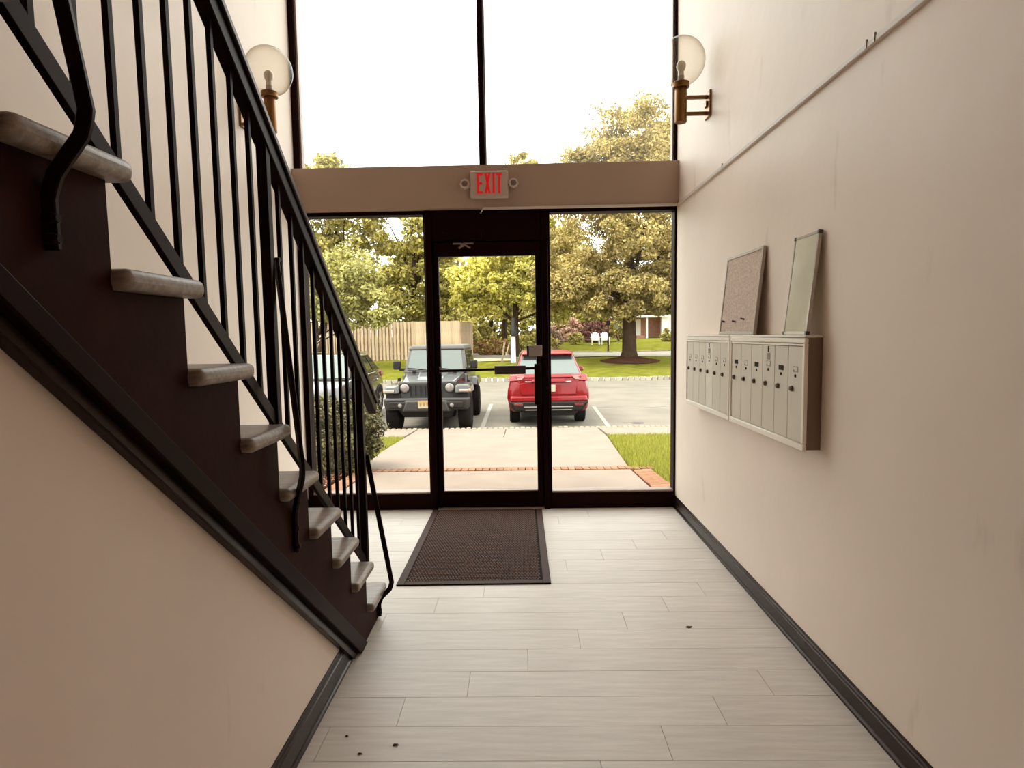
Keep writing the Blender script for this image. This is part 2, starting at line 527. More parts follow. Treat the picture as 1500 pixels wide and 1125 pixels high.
# ------------------------------------------------------------------ staircase
XT, XS = -0.73, -0.765
NT, RUN, RISE, Y1, Z1 = 14, 0.2391, 0.2018, 3.086, 0.163
stair = empty('staircase', (XS, 3.05, 0), 'straight staircase with pale wood treads and dark painted stringer', 'staircase')
noseY = [Y1 - RUN * k for k in range(NT)]
topZ = [Z1 + RISE * k for k in range(NT)]
TH = 0.042
tread_me = None
for k in range(NT):
    o = MB()
    o.box(WL + 0.002, XT, noseY[k] - 0.280, noseY[k], topZ[k] - TH, topZ[k])
    if tread_me is None:
        t0 = o.build('tread', M_tread, stair, bevel=0.017, seg=4, smooth=50)
        tread_me = t0.data
    else:
        t = t0.copy(); COL.objects.link(t); t.parent = stair
        t.location = (0, noseY[k] - noseY[0], topZ[k] - topZ[0])
    zb = 0.0 if k == 0 else topZ[k - 1]
    MB().box(WL + 0.002, XS - 0.002, noseY[k] - 0.055, noseY[k] - 0.037, zb + 0.001, topZ[k] - TH - 0.001).build('riser', M_trim, stair)
# stringer with sawtooth top
sl_u, zu0, yu0 = 0.8264, 1.547, 0.891
def zu(y): return zu0 - sl_u * (y - yu0)
poly = [(noseY[0] - 0.036, 0.0)]
for k in range(NT):
    yr = noseY[k] - 0.036
    poly.append((yr, topZ[k] - TH))
    if k < NT - 1: poly.append((noseY[k + 1] - 0.036, topZ[k] - TH))
yend = noseY[-1] - 0.33
poly.append((yend, topZ[-1] - TH))
poly.append((yend, zu(yend) - 0.02))
poly.append((yu0 + (zu0 - 0.0) / sl_u - 0.02, 0.0))
MB().prism(poly, 'x', XS - 0.033, XS).build('stringer', M_string, stair, bevel=0.0015, seg=1)
# trim along the stringer's lower edge, two mouldings
yA = -0.5
def zl(y): return 1.477 - 0.8408 * (y - 0.884)
yf_u, yf_l = yu0 + zu0 / sl_u, 0.884 + 1.477 / 0.8408
MB().prism([(yA, zu(yA)), (yf_u, 0.0), (yf_l + 0.02, 0.0), (yA, zl(yA) + 0.022)], 'x', XU, XS + 0.012).build('lower_trim', M_trim, stair, bevel=0.004)
MB().prism([(yA, zl(yA) + 0.022), (yf_l + 0.02, 0.0), (yf_l - 0.03, 0.0), (yA, zl(yA) - 0.012)], 'x', XU, XS - 0.008).build('trim_bead', M_base, stair, bevel=0.004)
# landing
struct(MB().box(WL, XT, YB, noseY[-1] - 0.27, 2.62, topZ[-1] - 0.001).build('floor_landing', M_tread), 'wood floored landing at the top of the stairs', 'landing')

# ------------------------------------------------------------------ stair railing
XR = -0.800
rail = empty('stair_railing', (XR, 2.85, 0.3), 'black wrought iron stair railing with thin square balusters', 'railing')
def znose(y): return Z1 + (RISE / RUN) * (Y1 - y)
def zbot(y): return znose(y) + 0.034
SH = 0.798
def zhand(y): return 1.070 - SH * (y - 3.188)      # middle of the handrail
ya, yb = -0.15, 2.957
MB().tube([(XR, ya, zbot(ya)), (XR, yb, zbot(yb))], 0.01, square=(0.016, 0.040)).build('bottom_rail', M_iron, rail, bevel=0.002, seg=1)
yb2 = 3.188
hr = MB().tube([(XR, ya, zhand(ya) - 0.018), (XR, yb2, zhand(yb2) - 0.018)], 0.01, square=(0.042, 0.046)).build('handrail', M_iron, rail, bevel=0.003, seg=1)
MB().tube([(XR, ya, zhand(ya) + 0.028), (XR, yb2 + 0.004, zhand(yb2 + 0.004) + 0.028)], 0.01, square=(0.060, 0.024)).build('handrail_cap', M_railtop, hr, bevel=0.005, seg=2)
posts = [0.924, 1.932, 2.941]
for y in [-0.08] + posts:
    MB().box(XR - 0.016, XR + 0.016, y - 0.016, y + 0.016, zbot(y) - 0.03, zhand(y) - 0.005).build('post', M_iron, rail, bevel=0.002, seg=1)
by = []
for a, b in ((-0.08, 0.924), (0.924, 1.932), (1.932, 2.941)):
    by += [a + (b - a) * i / 10 for i in range(1, 10)]
for y in by:
    MB().box(XR - 0.0065, XR + 0.0065, y - 0.0065, y + 0.0065, zbot(y), zhand(y)).build('baluster', M_iron, rail)
def bracket(pts):
    o = MB().tube(pts, 0.01, square=(0.012, 0.024)).build('bracket', M_iron, rail, bevel=0.002, seg=1)
    (x, y, z), (x2, y2, z2) = pts[-2], pts[-1]
    for zz in (z - 0.03, z2 + 0.018):
        MB().lathe((XS, y2, zz), [(0.011, 0.0), (0.011, 0.016), (0.007, 0.022)], 'x', 8).build('bolt', M_iron, o)
    c = pts[0]
    for zz in (c[2], c[2] - 0.035):
        MB().lathe((XR + 0.01, c[1], zz), [(0.008, 0), (0.008, 0.016)], 'x', 8).build('bolt', M_iron, o)
def bez(p):  # rounds the corners of the bent bar
    q = [Vector(v) for v in p]
    out = [q[0]]
    for i in range(1, len(q) - 1):
        for t in (-0.022, -0.008, 0.008, 0.022):
            d = (q[i] - q[i - 1]).normalized() if t < 0 else (q[i + 1] - q[i]).normalized()
            w = 0.25 if abs(t) < 0.01 else 0
            m = q[i] + d * t
            c = (q[i - 1] - q[i]).normalized() + (q[i + 1] - q[i]).normalized()
            out.append(m + c * 0.006 * (1 if w else 0))
    return [tuple(v) for v in out + [q[-1]]]
bracket(bez([(XR + 0.014, 0.975, 2.46), (-0.686, 0.99, 1.785), (XS + 0.008, 0.985, 1.690), (XS + 0.008, 0.985, 1.587)]))
bracket(bez([(XR + 0.014, 1.964, 1.69), (-0.692, 1.862, 1.02), (XS + 0.008, 1.945, 0.868), (XS + 0.008, 1.948, 0.737)]))
bracket(bez([(XR + 0.014, 2.978, 0.85), (-0.683, 3.0, 0.172), (XS + 0.008, 3.005, 0.098), (XS + 0.008, 3.005, 0.012)]))

# ------------------------------------------------------------------ wall lamps
M_globe = glass('smoky_globe_glass', (0.94, 0.915, 0.87), 0.35, haze=0.045, hazecol=(0.42, 0.35, 0.27), rim=(0.50, 0.42, 0.34))
M_bulb = mat('frosted_bulb', (0.7, 0.66, 0.58), 0.3)
M_sock = mat('bulb_base', (0.45, 0.38, 0.34), 0.5)
def wall_lamp(wx, s, y, zc, label):
    """s = direction from the wall into the room"""
    lamp = empty('wall_lamp', (wx, y, zc), label, 'wall lamp', 'globe wall lamps')
    cx = wx + s * 0.183
    MB().sphere((cx, y, zc + 0.285), 0.152, 32, 20).build('globe', M_globe, lamp, smooth=180)
    body = MB().lathe((cx, y, zc - 0.10), [(0.036, 0), (0.038, 0.004), (0.038, 0.225), (0.030, 0.235)], 'z', 24).build('lamp_body', M_brass, lamp, smooth=40)
    MB().lathe((cx, y, zc + 0.118), [(0.050, 0), (0.054, 0.004), (0.054, 0.032), (0.050, 0.036)], 'z', 24).build('collar', M_brass, body, smooth=40)
    bulb = MB().lathe((cx, y, zc + 0.15), [(0.019, 0), (0.019, 0.06), (0.016, 0.07), (0.026, 0.085), (0.031, 0.105), (0.028, 0.123), (0.016, 0.136), (0.002, 0.139)], 'z', 16).build('bulb', M_bulb, lamp, smooth=60)
    MB().lathe((cx, y, zc + 0.148), [(0.021, 0), (0.021, 0.045)], 'z', 16).build('bulb_socket', M_sock, bulb)
    for dz in (-0.045, 0.058):
        MB().box(wx + s * 0.010, cx - s * 0.03, y - 0.012, y + 0.012, zc + dz - 0.010, zc + dz + 0.010).build('arm', M_brass, lamp, bevel=0.002, seg=1)
    pl = MB().box(wx, wx + s * 0.014, y - 0.055, y + 0.055, zc - 0.075, zc + 0.088).build('wall_plate', M_brass, lamp, bevel=0.003, seg=1)
    MB().box(wx + s * 0.014, wx + s * 0.026, y - 0.02, y + 0.02, zc - 0.008, zc + 0.03).build('plate_screw', M_brass, pl, bevel=0.003, seg=1)
wall_lamp(WR, -1, 4.13, 2.902, 'brass wall lamp with clear globe on the right wall')
wall_lamp(WL, 1, 4.07, 2.880, 'brass wall lamp with clear globe behind the stair handrail')

# ------------------------------------------------------------------ exit sign
M_sign = mat('exit_sign_plastic', (0.52, 0.41, 0.355), 0.4)
ex = empty('exit_sign', (-0.245, 4.88, 2.50), 'white exit sign with red letters on the header beam', 'exit sign')
MB().box(-0.394, -0.096, 4.832, 4.879, 2.500, 2.708).build('sign_housing', M_sign, ex, bevel=0.012, seg=3)
M_red = bpy.data.materials.new('lit_red_letters'); M_red.use_nodes = True
pb_ = M_red.node_tree.nodes['Principled BSDF']
pb_.inputs['Base Color'].default_value = (0.38, 0.004, 0.005, 1)
pb_.inputs['Emission Color'].default_value = (1, 0.004, 0.008, 1)
pb_.inputs['Emission Strength'].default_value = 0.17
def letter(polys):
    m = MB()
    for p in polys:
        m.prism(p, 'y', 4.8285, 4.833)
    return m.build('letter', M_red, ex)
zA, zB, st = 2.534, 2.688, 0.017
def rc(x0, x1, z0, z1): return [(x0, z0), (x1, z0), (x1, z1), (x0, z1)]
x = -0.340
letter([rc(x, x + st, zA, zB), rc(x + st, x + 0.046, zB - st, zB), rc(x + st, x + 0.046, zA, zA + st), rc(x + st, x + 0.042, 2.603, 2.603 + st)])
x = -0.280
letter([[(x, zA), (x + st, zA), (x + 0.046, zB), (x + 0.046 - st, zB)], [(x + 0.046 - st, zA), (x + 0.046, zA), (x + st, zB), (x, zB)]])
x = -0.219
letter([rc(x, x + st, zA, zB)])
x = -0.189
letter([rc(x + 0.0145, x + 0.0145 + st, zA, zB - st), rc(x, x + 0.046, zB - st, zB)])
M_head = mat('emergency_lamp_plastic', (0.55, 0.43, 0.36), 0.4)
M_lens = mat('emergency_lamp_lens', (0.16, 0.10, 0.08), 0.15)
for s, hx in ((-1, -0.433), (1, -0.056)):
    h = MB().lathe((hx, 4.852, 2.608), [(0.037, 0), (0.040, -0.01), (0.038, -0.034), (0.030, -0.038)], 'y', 8).build('emergency_lamp', M_head, ex, smooth=50)
    MB().lathe((hx, 4.813, 2.608), [(0.024, 0), (0.018, -0.006)], 'y', 8).build('lens', M_lens, h, smooth=50)
    MB().tube([(hx, 4.855, 2.60), (hx - s * 0.05, 4.86, 2.595)], 0.013, 10).build('swivel', M_head, h)

# ------------------------------------------------------------------ cable raceways
M_race = mat('raceway_paint', (0.60, 0.53, 0.48), 0.5)
rw = MB().box(WR - 0.017, WR, YB, 4.88, 2.418, 2.441).build('cable_raceway', M_race, loc=(WR, 1, 2.42), bevel=0.003, seg=1)
tag(rw, 'slim painted cable raceway running along the right wall', 'raceway')
for y in (2.196, 2.247, 3.80):
    MB().box(WR - 0.02, WR - 0.013, y - 0.003, y + 0.003, 2.420, 2.449).build('clip', M_bead, rw)
rw2 = MB().box(-0.30, WR - 0.018, 4.862, 4.879, 2.418, 2.437).build('cable_raceway', M_race, loc=(0.5, 4.87, 2.42), bevel=0.003, seg=1)
tag(rw2, 'slim cable raceway under the header beam right of the exit sign', 'raceway')
cw = MB().tube([(-0.30, 4.87, 2.43), (-0.306, 4.865, 2.41), (-0.318, 4.868, 2.39)], 0.004, 6).build('wire_end', M_race, rw2)

# ------------------------------------------------------------------ door mat
mat_o = empty('door_mat', (-0.28, 4.15, 0), 'dark brown ribbed rubber door mat in front of the entrance', 'door mat')
mx0, mx1, my0, my1 = -0.760, 0.135, 3.405, 4.905
M_rub = mat('brown_rubber', (0.012, 0.005, 0.0036), 0.8, spec=0.06)
M_rubb = mat('brown_rubber_edge', (0.050, 0.024, 0.018), 0.6, spec=0.12)
def matx(u, v):  # slight skew, as laid
    return mx0 + u * (mx1 - mx0) + (1 - v) * (0.006 - 0.0 * u), my0 + v * (my1 - my0) + u * 0.012
def mquad(b, u0, u1, v0, v1, z0, z1):
    p = [matx(u0, v0), matx(u1, v0), matx(u1, v1), matx(u0, v1)]
    b.hexa([(x, y, z0) for x, y in p], [(x, y, z1) for x, y in p])
b = MB(); mquad(b, 0, 1, 0, 1, 0.0005, 0.005); b.build('mat_base', M_rub, mat_o)
b = MB()
for u0, u1, v0, v1 in ((0, 0.052, 0, 1), (0.948, 1, 0, 1), (0.052, 0.948, 0, 0.030), (0.052, 0.948, 0.985, 1)):
    mquad(b, u0, u1, v0, v1, 0.005, 0.009)
b.build('border', M_rubb, mat_o, bevel=0.002, seg=1)
vs_ = []
M_stud = mat('rubber_stud', (0.20, 0.12, 0.098), 0.6, spec=0.2)
nr, nc = 58, 42
pieces = []
for i in range(nr):
    for j in range(nc):
        u = 0.062 + 0.876 * (j + (0.5 if i % 2 else 0.0)) / nc
        v = 0.042 + 0.935 * i / (nr - 1)
        x, y = matx(u, v)
        w, d, h = 0.0062, 0.0060, 0.0105
        T = (x, y, h)
        q = [(x - w, y - d, 0.005), (x + w, y - d, 0.005), (x + w, y + d, 0.005), (x - w, y + d, 0.005)]
        pieces += [(q[0], q[1], T), (q[1], q[2], T), (q[2], q[3], T), (q[3], q[0], T)]
tag(numpy_mesh('studs', np.array(pieces), 3, M_stud, mat_o), kind='stuff')

# ------------------------------------------------------------------ mailboxes
M_mb = mat('mailbox_frame_metal', (0.85, 0.78, 0.69), 0.4)
M_mbs = mat('mailbox_case', (0.20, 0.125, 0.095), 0.5)
M_mbd = mat('mailbox_door_metal', (0.64, 0.575, 0.49), 0.42, var=0.05, scale=3)
M_mbd2 = mat('mailbox_new_door_metal', (0.72, 0.67, 0.585), 0.4)
M_lock = mat('mailbox_lock', (0.11, 0.075, 0.055), 0.35, metal=0.7)
M_slot = mat('name_slot_dark', (0.02, 0.012, 0.010), 0.7, spec=0.1)
M_slotl = mat('name_slot_paper', (0.34, 0.30, 0.26), 0.6)
XF = 1.158
def mailbox(y0, y1, dark, label, newdoor):
    z0, z1 = 0.932, 1.418
    mb = empty('mailbox_unit', (WR, (y0 + y1) / 2, z0), label, 'mailbox')
    MB().box(XF + 0.012, WR - 0.001, y0 + 0.006, y1 - 0.006, z0 + 0.006, z1 - 0.004).build('case', M_mbs, mb)
    fx0, fx1 = XF, XF + 0.016
    MB().box(fx0, WR - 0.001, y0, y1, z1 - 0.010, z1).build('top_lid', M_mb, mb, bevel=0.002, seg=1)
    MB().box(fx0, fx1, y0, y1, z1 - 0.034, z1 - 0.012).build('top_rail', M_mb, mb, bevel=0.003, seg=1)
    MB().box(fx0, fx1, y0, y1, z0, z0 + 0.030).build('bottom_rail', M_mb, mb, bevel=0.004, seg=1)
    for a, c in ((y0, y0 + 0.022), (y1 - 0.018, y1)):
        MB().box(fx0, fx1, a, c, z0 + 0.030, z1 - 0.034).build('side_rail', M_mb, mb, bevel=0.003, seg=1)
    MB().box(fx0 + 0.002, fx1, y0 + 0.022, y1 - 0.018, z1 - 0.046, z1 - 0.036).build('inner_rail', M_mb, mb, bevel=0.002, seg=1)
    n = 6
    a0, a1 = y0 + 0.023, y1 - 0.019
    w = (a1 - a0) / n
    for i in range(n):
        ya_, yb_ = a0 + i * w + 0.0014, a0 + (i + 1) * w - 0.0014
        d = MB().box(XF + 0.006, XF + 0.013, ya_, yb_, z0 + 0.032, z1 - 0.048).build('mailbox_door', M_mbd2 if i == newdoor else M_mbd, mb, bevel=0.0015, seg=1)
        yc = (ya_ + yb_) / 2
        master = i == 2
        def plate(name, zc, hw, hh, m, t=0.002, yo=0.0):
            MB().box(XF + 0.006 - t, XF + 0.0065, yc + yo - hw, yc + yo + hw, zc - hh, zc + hh).build(name, m, d)
        zsl = 1.272 if not master else 1.283
        if dark[i]:
            plate('name_slot', zsl, 0.024, 0.011, M_slot)
        else:
            plate('name_slot', zsl, 0.024, 0.013, M_slotl, 0.0012)
            plate('name_card', zsl + 0.001, 0.020, 0.009, M_mbd, 0.0016)
            plate('slot_notch', zsl - 0.006, 0.003, 0.004, M_slot, 0.002, 0.012)
        MB().lathe((XF + 0.0065, yc, zsl - 0.028), [(0.007, 0), (0.007, -0.003)], 'x', 10).build('key_hole', M_slot, d)
        MB().lathe((XF + 0.0065, yc + 0.028, 1.187), [(0.0125, 0), (0.0125, -0.006), (0.009, -0.012)], 'x', 14).build('lock', M_lock, d, smooth=40)
        if master:
            plate('keyhole_slot', 1.352, 0.006, 0.014, M_slot)
            plate('sticker', 1.318, 0.020, 0.016, mat('mail_sticker', (0.36, 0.27, 0.23), 0.7, var=0.5, scale=120), 0.0012)
    return mb
mailbox(2.530, 3.440, [0, 1, 0, 1, 0, 1], 'nearer wall mounted mailbox unit with six narrow doors under the whiteboard', -1)
mailbox(3.452, 4.362, [0, 0, 0, 0, 0, 0], 'farther wall mounted mailbox unit with one paler door, closer to the window', 2)

# ------------------------------------------------------------------ boards leaning on the mailboxes
def lean_board(name, ya_, yb_, z0, z1, xb, xt, th, fw_, frame_m, face_m, label, cat, inset=0.004):
    rootz = z0
    o = empty(name, (xb, (ya_ + yb_) / 2, z0), label, cat)
    L = math.hypot(xt - xb, z1 - z0)
    ux_, uz_ = (xt - xb) / L, (z1 - z0) / L        # along the board
    nx_, nz_ = -uz_, ux_                            # out of the face (towards the room)
    def P(y, v, d): return (xb + ux_ * v + nx_ * d, y, z0 + uz_ * v + nz_ * d)
    def slab(m, y0, y1, v0, v1, d0, d1):
        m.hexa([P(y0, v0, d0), P(y0, v0, d1), P(y1, v0, d1), P(y1, v0, d0)], [P(y0, v1, d0), P(y0, v1, d1), P(y1, v1, d1), P(y1, v1, d0)])
        return m
    slab(MB(), ya_ + fw_ * .8, yb_ - fw_ * .8, fw_ * .8, L - fw_ * .8, -th, -inset).build('board_face', face_m, o)
    for a in ((ya_, ya_ + fw_, 0, L), (yb_ - fw_, yb_, 0, L), (ya_ + fw_, yb_ - fw_, 0, fw_), (ya_ + fw_, yb_ - fw_, L - fw_, L)):
        slab(MB(), *a, -th, 0).build('frame_side', frame_m, o, bevel=0.0015, seg=1)
    return o, P, slab, L
M_cork = mat('cork_sheet', (0.62, 0.49, 0.41), 0.9, var=0.28, scale=90, bump=0.2, bscale=120)
M_cfr = mat('cork_frame_metal', (0.42, 0.35, 0.30), 0.4, metal=0.3)
M_pin = mat('push_pin', (0.05, 0.025, 0.02), 0.4)
cb_, P, slab, L = lean_board('cork_board', 3.127, 3.671, 1.4195, 1.866, 1.168, 1.214, 0.017, 0.016, M_cfr, M_cork, 'framed cork board leaning on the wall on top of the mailboxes', 'cork board')
for y, v in ((3.60, 0.075), (3.42, 0.072), (3.29, 0.082)):
    MB().tube([P(y, v, -0.004), P(y - 0.004, v + 0.003, 0.016)], 0.005, 8).build('push_pin', M_pin, cb_)
M_wb = mat('whiteboard_face', (0.74, 0.71, 0.58), 0.12, var=0.10, scale=7, spec=0.7)
M_wfr = mat('whiteboard_frame_metal', (0.45, 0.39, 0.34), 0.3, metal=0.6)
wb_, P, slab, L = lean_board('whiteboard', 2.546, 2.772, 1.4195, 1.846, 1.168, 1.214, 0.014, 0.013, M_wfr, M_wb, 'narrow framed whiteboard leaning beside the cork board', 'whiteboard', 0.002)
for y in (2.546, 2.760):
    for v in (0, L - 0.014):
        slab(MB(), y - 0.001, y + 0.013, v - 0.0005 if v > 0 else 0, v + 0.0145, -0.015, 0.0015).build('corner_cap', M_pin, wb_)

# ------------------------------------------------------------------ litter on the floor
M_leaf = mat('dry_leaf', (0.05, 0.025, 0.015), 0.8)
for i, (x, y, s, lab) in enumerate(((0.79, 2.886, 0.016, 'small dry leaf lying alone near the right side of the floor'),
                               (-0.472, 2.035, 0.010, 'dark crumb nearest the floor centre by the left baseboard'),
                               (-0.586, 1.989, 0.009, 'dark crumb closest to the viewer beside the left baseboard'),
                               (-0.658, 2.083, 0.006, 'tiny dark crumb closest to the left baseboard'))):
    pts = [(x + s * math.cos(a) * (1.0 + 0.3 * math.sin(3 * a + i)), y + s * 0.55 * math.sin(a)) for a in [k * math.pi / 5 for k in range(10)]]
    m = MB()
    m.v = [(x, y, 0.007)] + [(px, py, 0.001 + 0.003 * (k % 2)) for k, (px, py) in enumerate(pts)] + [(x, y, 0.0002)]
    m.f = [(0, 1 + k, 1 + (k + 1) % 10) for k in range(10)] + [(11, 1 + (k + 1) % 10, 1 + k) for k in range(10)]
    tag(m.build('dry_leaf' if i == 0 else 'floor_crumb', M_leaf, loc=(x, y, 0)), lab, 'debris')

# ================================================================== outside
def zwalk(y): return -0.02 - (y - 5.05) * 0.48 / 7.55
def sheet(name, xs_of_y, ys, zf, m, thick=0.0, loc=None, parent=None, nx=8):
    """ground strip: xs_of_y(y) -> (x0, x1)"""
    mb = MB()
    for j, y in enumerate(ys):
        a, b = xs_of_y(y)
        for i in range(nx + 1):
            x = a + (b - a) * i / nx
            mb.v.append((x, y, zf(x, y)))
    for j in range(len(ys) - 1):
        for i in range(nx):
            k = j * (nx + 1) + i
            mb.f.append((k, k + 1, k + nx + 2, k + nx + 1))
    return mb.build(name, m, parent, loc=loc, smooth=60)
def lerp(pts, t):
    for (a, u), (b, v) in zip(pts, pts[1:]):
        if t <= b: return u + (v - u) * max(0, (t - a)) / (b - a)
    return pts[-1][1]
def frange(a, b, n): return [a + (b - a) * i / n for i in range(n + 1)]

ZLOT = -0.65
# base terrain in front of the building: lawn
def zlawn(x, y): return zwalk(y) - 0.03
YK = 12.42
struct(sheet('ground_lawn', lambda y: (-14, 14), frange(5.085, YK, 14), lambda x, y: zwalk(y) - 0.05, M_grassground, nx=20), 'short green lawn on both sides of the entrance walk', 'lawn')

# concrete slabs of the entrance walk
walk = struct(MB().box(-2.4, 1.75, 5.09, 5.10, -0.09, -0.06).build('ground_walk', M_conc), 'pale concrete entrance walk with brick banding', 'walkway')
wr = [(5.0, 1.235), (7.05, 1.235), (11.0, 1.49), (13, 1.50)]
wlft = [(5.0, -1.80), (7.05, -1.83), (7.3, -2.04), (8.2, -2.12), (10.7, -2.17), (13, -2.2)]
def slab_piece(x0f, x1f, y0, y1, name='concrete_slab'):
    m = MB()
    g = 0.005
    ys = [y0 + g, y1 - g]
    b, t = [], []
    for (x, y) in ((x0f(ys[0]) + g, ys[0]), (x1f(ys[0]) - g, ys[0]), (x1f(ys[1]) - g, ys[1]), (x0f(ys[1]) + g, ys[1])):
        b.append((x, y, zwalk(y) - 0.12)); t.append((x, y, zwalk(y)))
    m.hexa(b, t)
    return m.build(name, M_conc, walk, bevel=0.006, seg=1)
L_, R_ = (lambda y: lerp(wlft, y)), (lambda y: lerp(wr, y))
slab_piece(L_, R_, 5.085, 7.02)
midx = -0.37
for y0, y1 in ((7.255, 8.9), (8.9, 10.75)):
    slab_piece(L_, R_, y0, y1)
slab_piece(L_, lambda y: midx, 10.75, YK)
slab_piece(lambda y: midx, R_, 10.75, YK)
# pavement along the kerb
for i in range(6):
    slab_piece(lambda y, i=i: 1.52 + i * 1.9, lambda y, i=i: 1.52 + (i + 1) * 1.9, 10.95, YK)
    slab_piece(lambda y, i=i: -2.22 - (i + 1) * 1.9, lambda y, i=i: -2.22 - i * 1.9, 10.95, YK)

# bricks: band across the walk, borders on both sides
slope = math.atan(0.48 / 7.55)
bm_ = MB().box(-0.037, 0.037, -0.10, 0.10, -0.06, 0.004)
brick_me = bm_.mesh('brick'); brick_me.materials.append(M_brick)
x = -1.98
while x < 1.50:
    link_mesh('brick', brick_me, M_brick, walk, (x, 7.138 + rng.uniform(-.004, .004), zwalk(7.138) + rng.uniform(-.002, .002)), (-slope, 0, rng.uniform(-.03, .03)))
    x += 0.0845
y = 5.15
while y < 7.0:
    for xx in (1.352, -1.915):
        link_mesh('brick', brick_me, M_brick, walk, (xx + rng.uniform(-.006, .006), y, zwalk(y) + rng.uniform(-.003, .003)), (-slope, 0, math.pi / 2 + rng.uniform(-.03, .03)))
    y += 0.0845

# granite block kerb at the parking lot
kerb = struct(MB().box(-14, 14, YK + 0.02, YK + 0.15, ZLOT - 0.1, zwalk(YK) - 0.05).build('kerb', M_stone), 'row of rounded granite kerb blocks at the parking edge', 'kerb')
cb_m = MB().box(-0.052, 0.052, -0.085, 0.085, -0.12, 0.0)
kb_o = cb_m.build('kerb_block', M_stone, kerb, bevel=0.028, seg=3)
kb_o.location = Vector((-5.2, YK + 0.09, zwalk(YK) + 0.012))
x = -5.2
while x < 5.2:
    x += 0.112 + rng.uniform(-.004, .004)
    c = kb_o.copy(); COL.objects.link(c); c.parent = kerb
    c.location = Vector((x, YK + 0.09 + rng.uniform(-.008, .008), zwalk(YK) + 0.010 + rng.uniform(-.008, .008)))
    c.rotation_euler = (0, 0, rng.uniform(-.08, .08))

# parking lot
lot = struct(sheet('ground_parking_lot', lambda y: (-40, 40), [YK + 0.1, 16, 20, 24, 26.9], lambda x, y: ZLOT, M_asph, nx=20), 'worn light grey asphalt parking lot', 'parking lot')
for xa, xb, ya_, yb_ in ((-0.945, -0.985, 12.62, 18.3), (1.86, 1.99, 12.62, 17.4), (-4.06, -4.15, 12.62, 18.3)):
    MB().hexa([(xa - .05, ya_, ZLOT), (xa + .05, ya_, ZLOT), (xb + .05, yb_, ZLOT), (xb - .05, yb_, ZLOT)],
              [(xa - .05, ya_, ZLOT + .006), (xa + .05, ya_, ZLOT + .006), (xb + .05, yb_, ZLOT + .006), (xb - .05, yb_, ZLOT + .006)]).build('parking_line', M_line, lot)
# cracks and a stain in the asphalt
M_crack = mat('asphalt_crack', (0.10, 0.085, 0.07), 0.95)
for (y, x0, x1) in ((17.0, 1.9, 12), (23.4, 2.0, 14), (16.4, -9, -1)):
    pts = [(x0 + (x1 - x0) * i / 24, y + 0.10 * math.sin(i * 1.7) + rng.uniform(-.05, .05), ZLOT + 0.001) for i in range(25)]
    MB().tube(pts, 0.02, square=(0.05, 0.004)).build('crack', M_crack, lot)
M_wet = mat('oil_stain', (0.07, 0.055, 0.045), 0.5)
for cx, cy, rx_, ry_ in ((2.62, 14.05, 0.16, 0.16), (2.36, 14.1, 0.07, 0.07)):
    m = MB(); m.prism([(cx + rx_ * math.cos(a) * (1 + .15 * math.sin(3 * a)), cy + ry_ * math.sin(a)) for a in [k * math.pi / 9 for k in range(18)]], 'z', ZLOT, ZLOT + 0.004)
    m.build('stain', M_wet, lot)

# lawn, street and yard beyond
prof = [(26.9, -0.50), (29, -0.42), (33, -0.08), (35.5, 0.02), (44, 0.03), (46, 0.18), (50, 0.60), (60, 0.95), (80, 1.15), (130, 1.2)]
def zfar(x, y): return lerp(prof, y) + 0.03 * math.sin(x * 0.7 + y)
struct(sheet('ground_yard', lambda y: (-60, 60), frange(26.95, 60, 30) + [70, 90, 130], zfar, M_grassground, nx=50), 'green lawn rising beyond the parking lot', 'lawn')
fk = MB()
x = -30.0
while x < 30:
    w = 0.26
    z = zfar(x, 27) + 0.02
    a, b2, c = x + 0.015, x + w - 0.015, z + rng.uniform(-.02, .02)
    fk.hexa([(a, 26.72, ZLOT), (b2, 26.72, ZLOT), (b2, 27.0, ZLOT), (a, 27.0, ZLOT)], [(a + .02, 26.76, c), (b2 - .02, 26.76, c), (b2 - .02, 26.98, c), (a + .02, 26.98, c)])
    x += w
struct(fk.build('kerb_far', mat('far_kerb_stone', (0.2250, 0.1938, 0.1438), 0.9, island=0.2), smooth=30), 'low granite block kerb along the far lawn', 'kerb')
struct(sheet('ground_street', lambda y: (-3.6, 60), frange(36.0, 43.8, 5), lambda x, y: zfar(x, y) + 0.035, mat('street_asphalt', (0.2000, 0.1750, 0.1375), 0.9, var=0.15, scale=0.8), nx=40), 'pale street crossing behind the big tree', 'street')
MB_ = MB()
x = -3.6
while x < 50:
    MB_.box(x + .01, x + .38, 43.75, 43.95, zfar(x, 43.8), zfar(x, 43.8) + 0.13); x += 0.4
struct(MB_.build('kerb_street', mat('far_kerb_stone', (0.2250, 0.1938, 0.1438), 0.9, island=0.2)), 'kerb on the far side of the street', 'kerb')

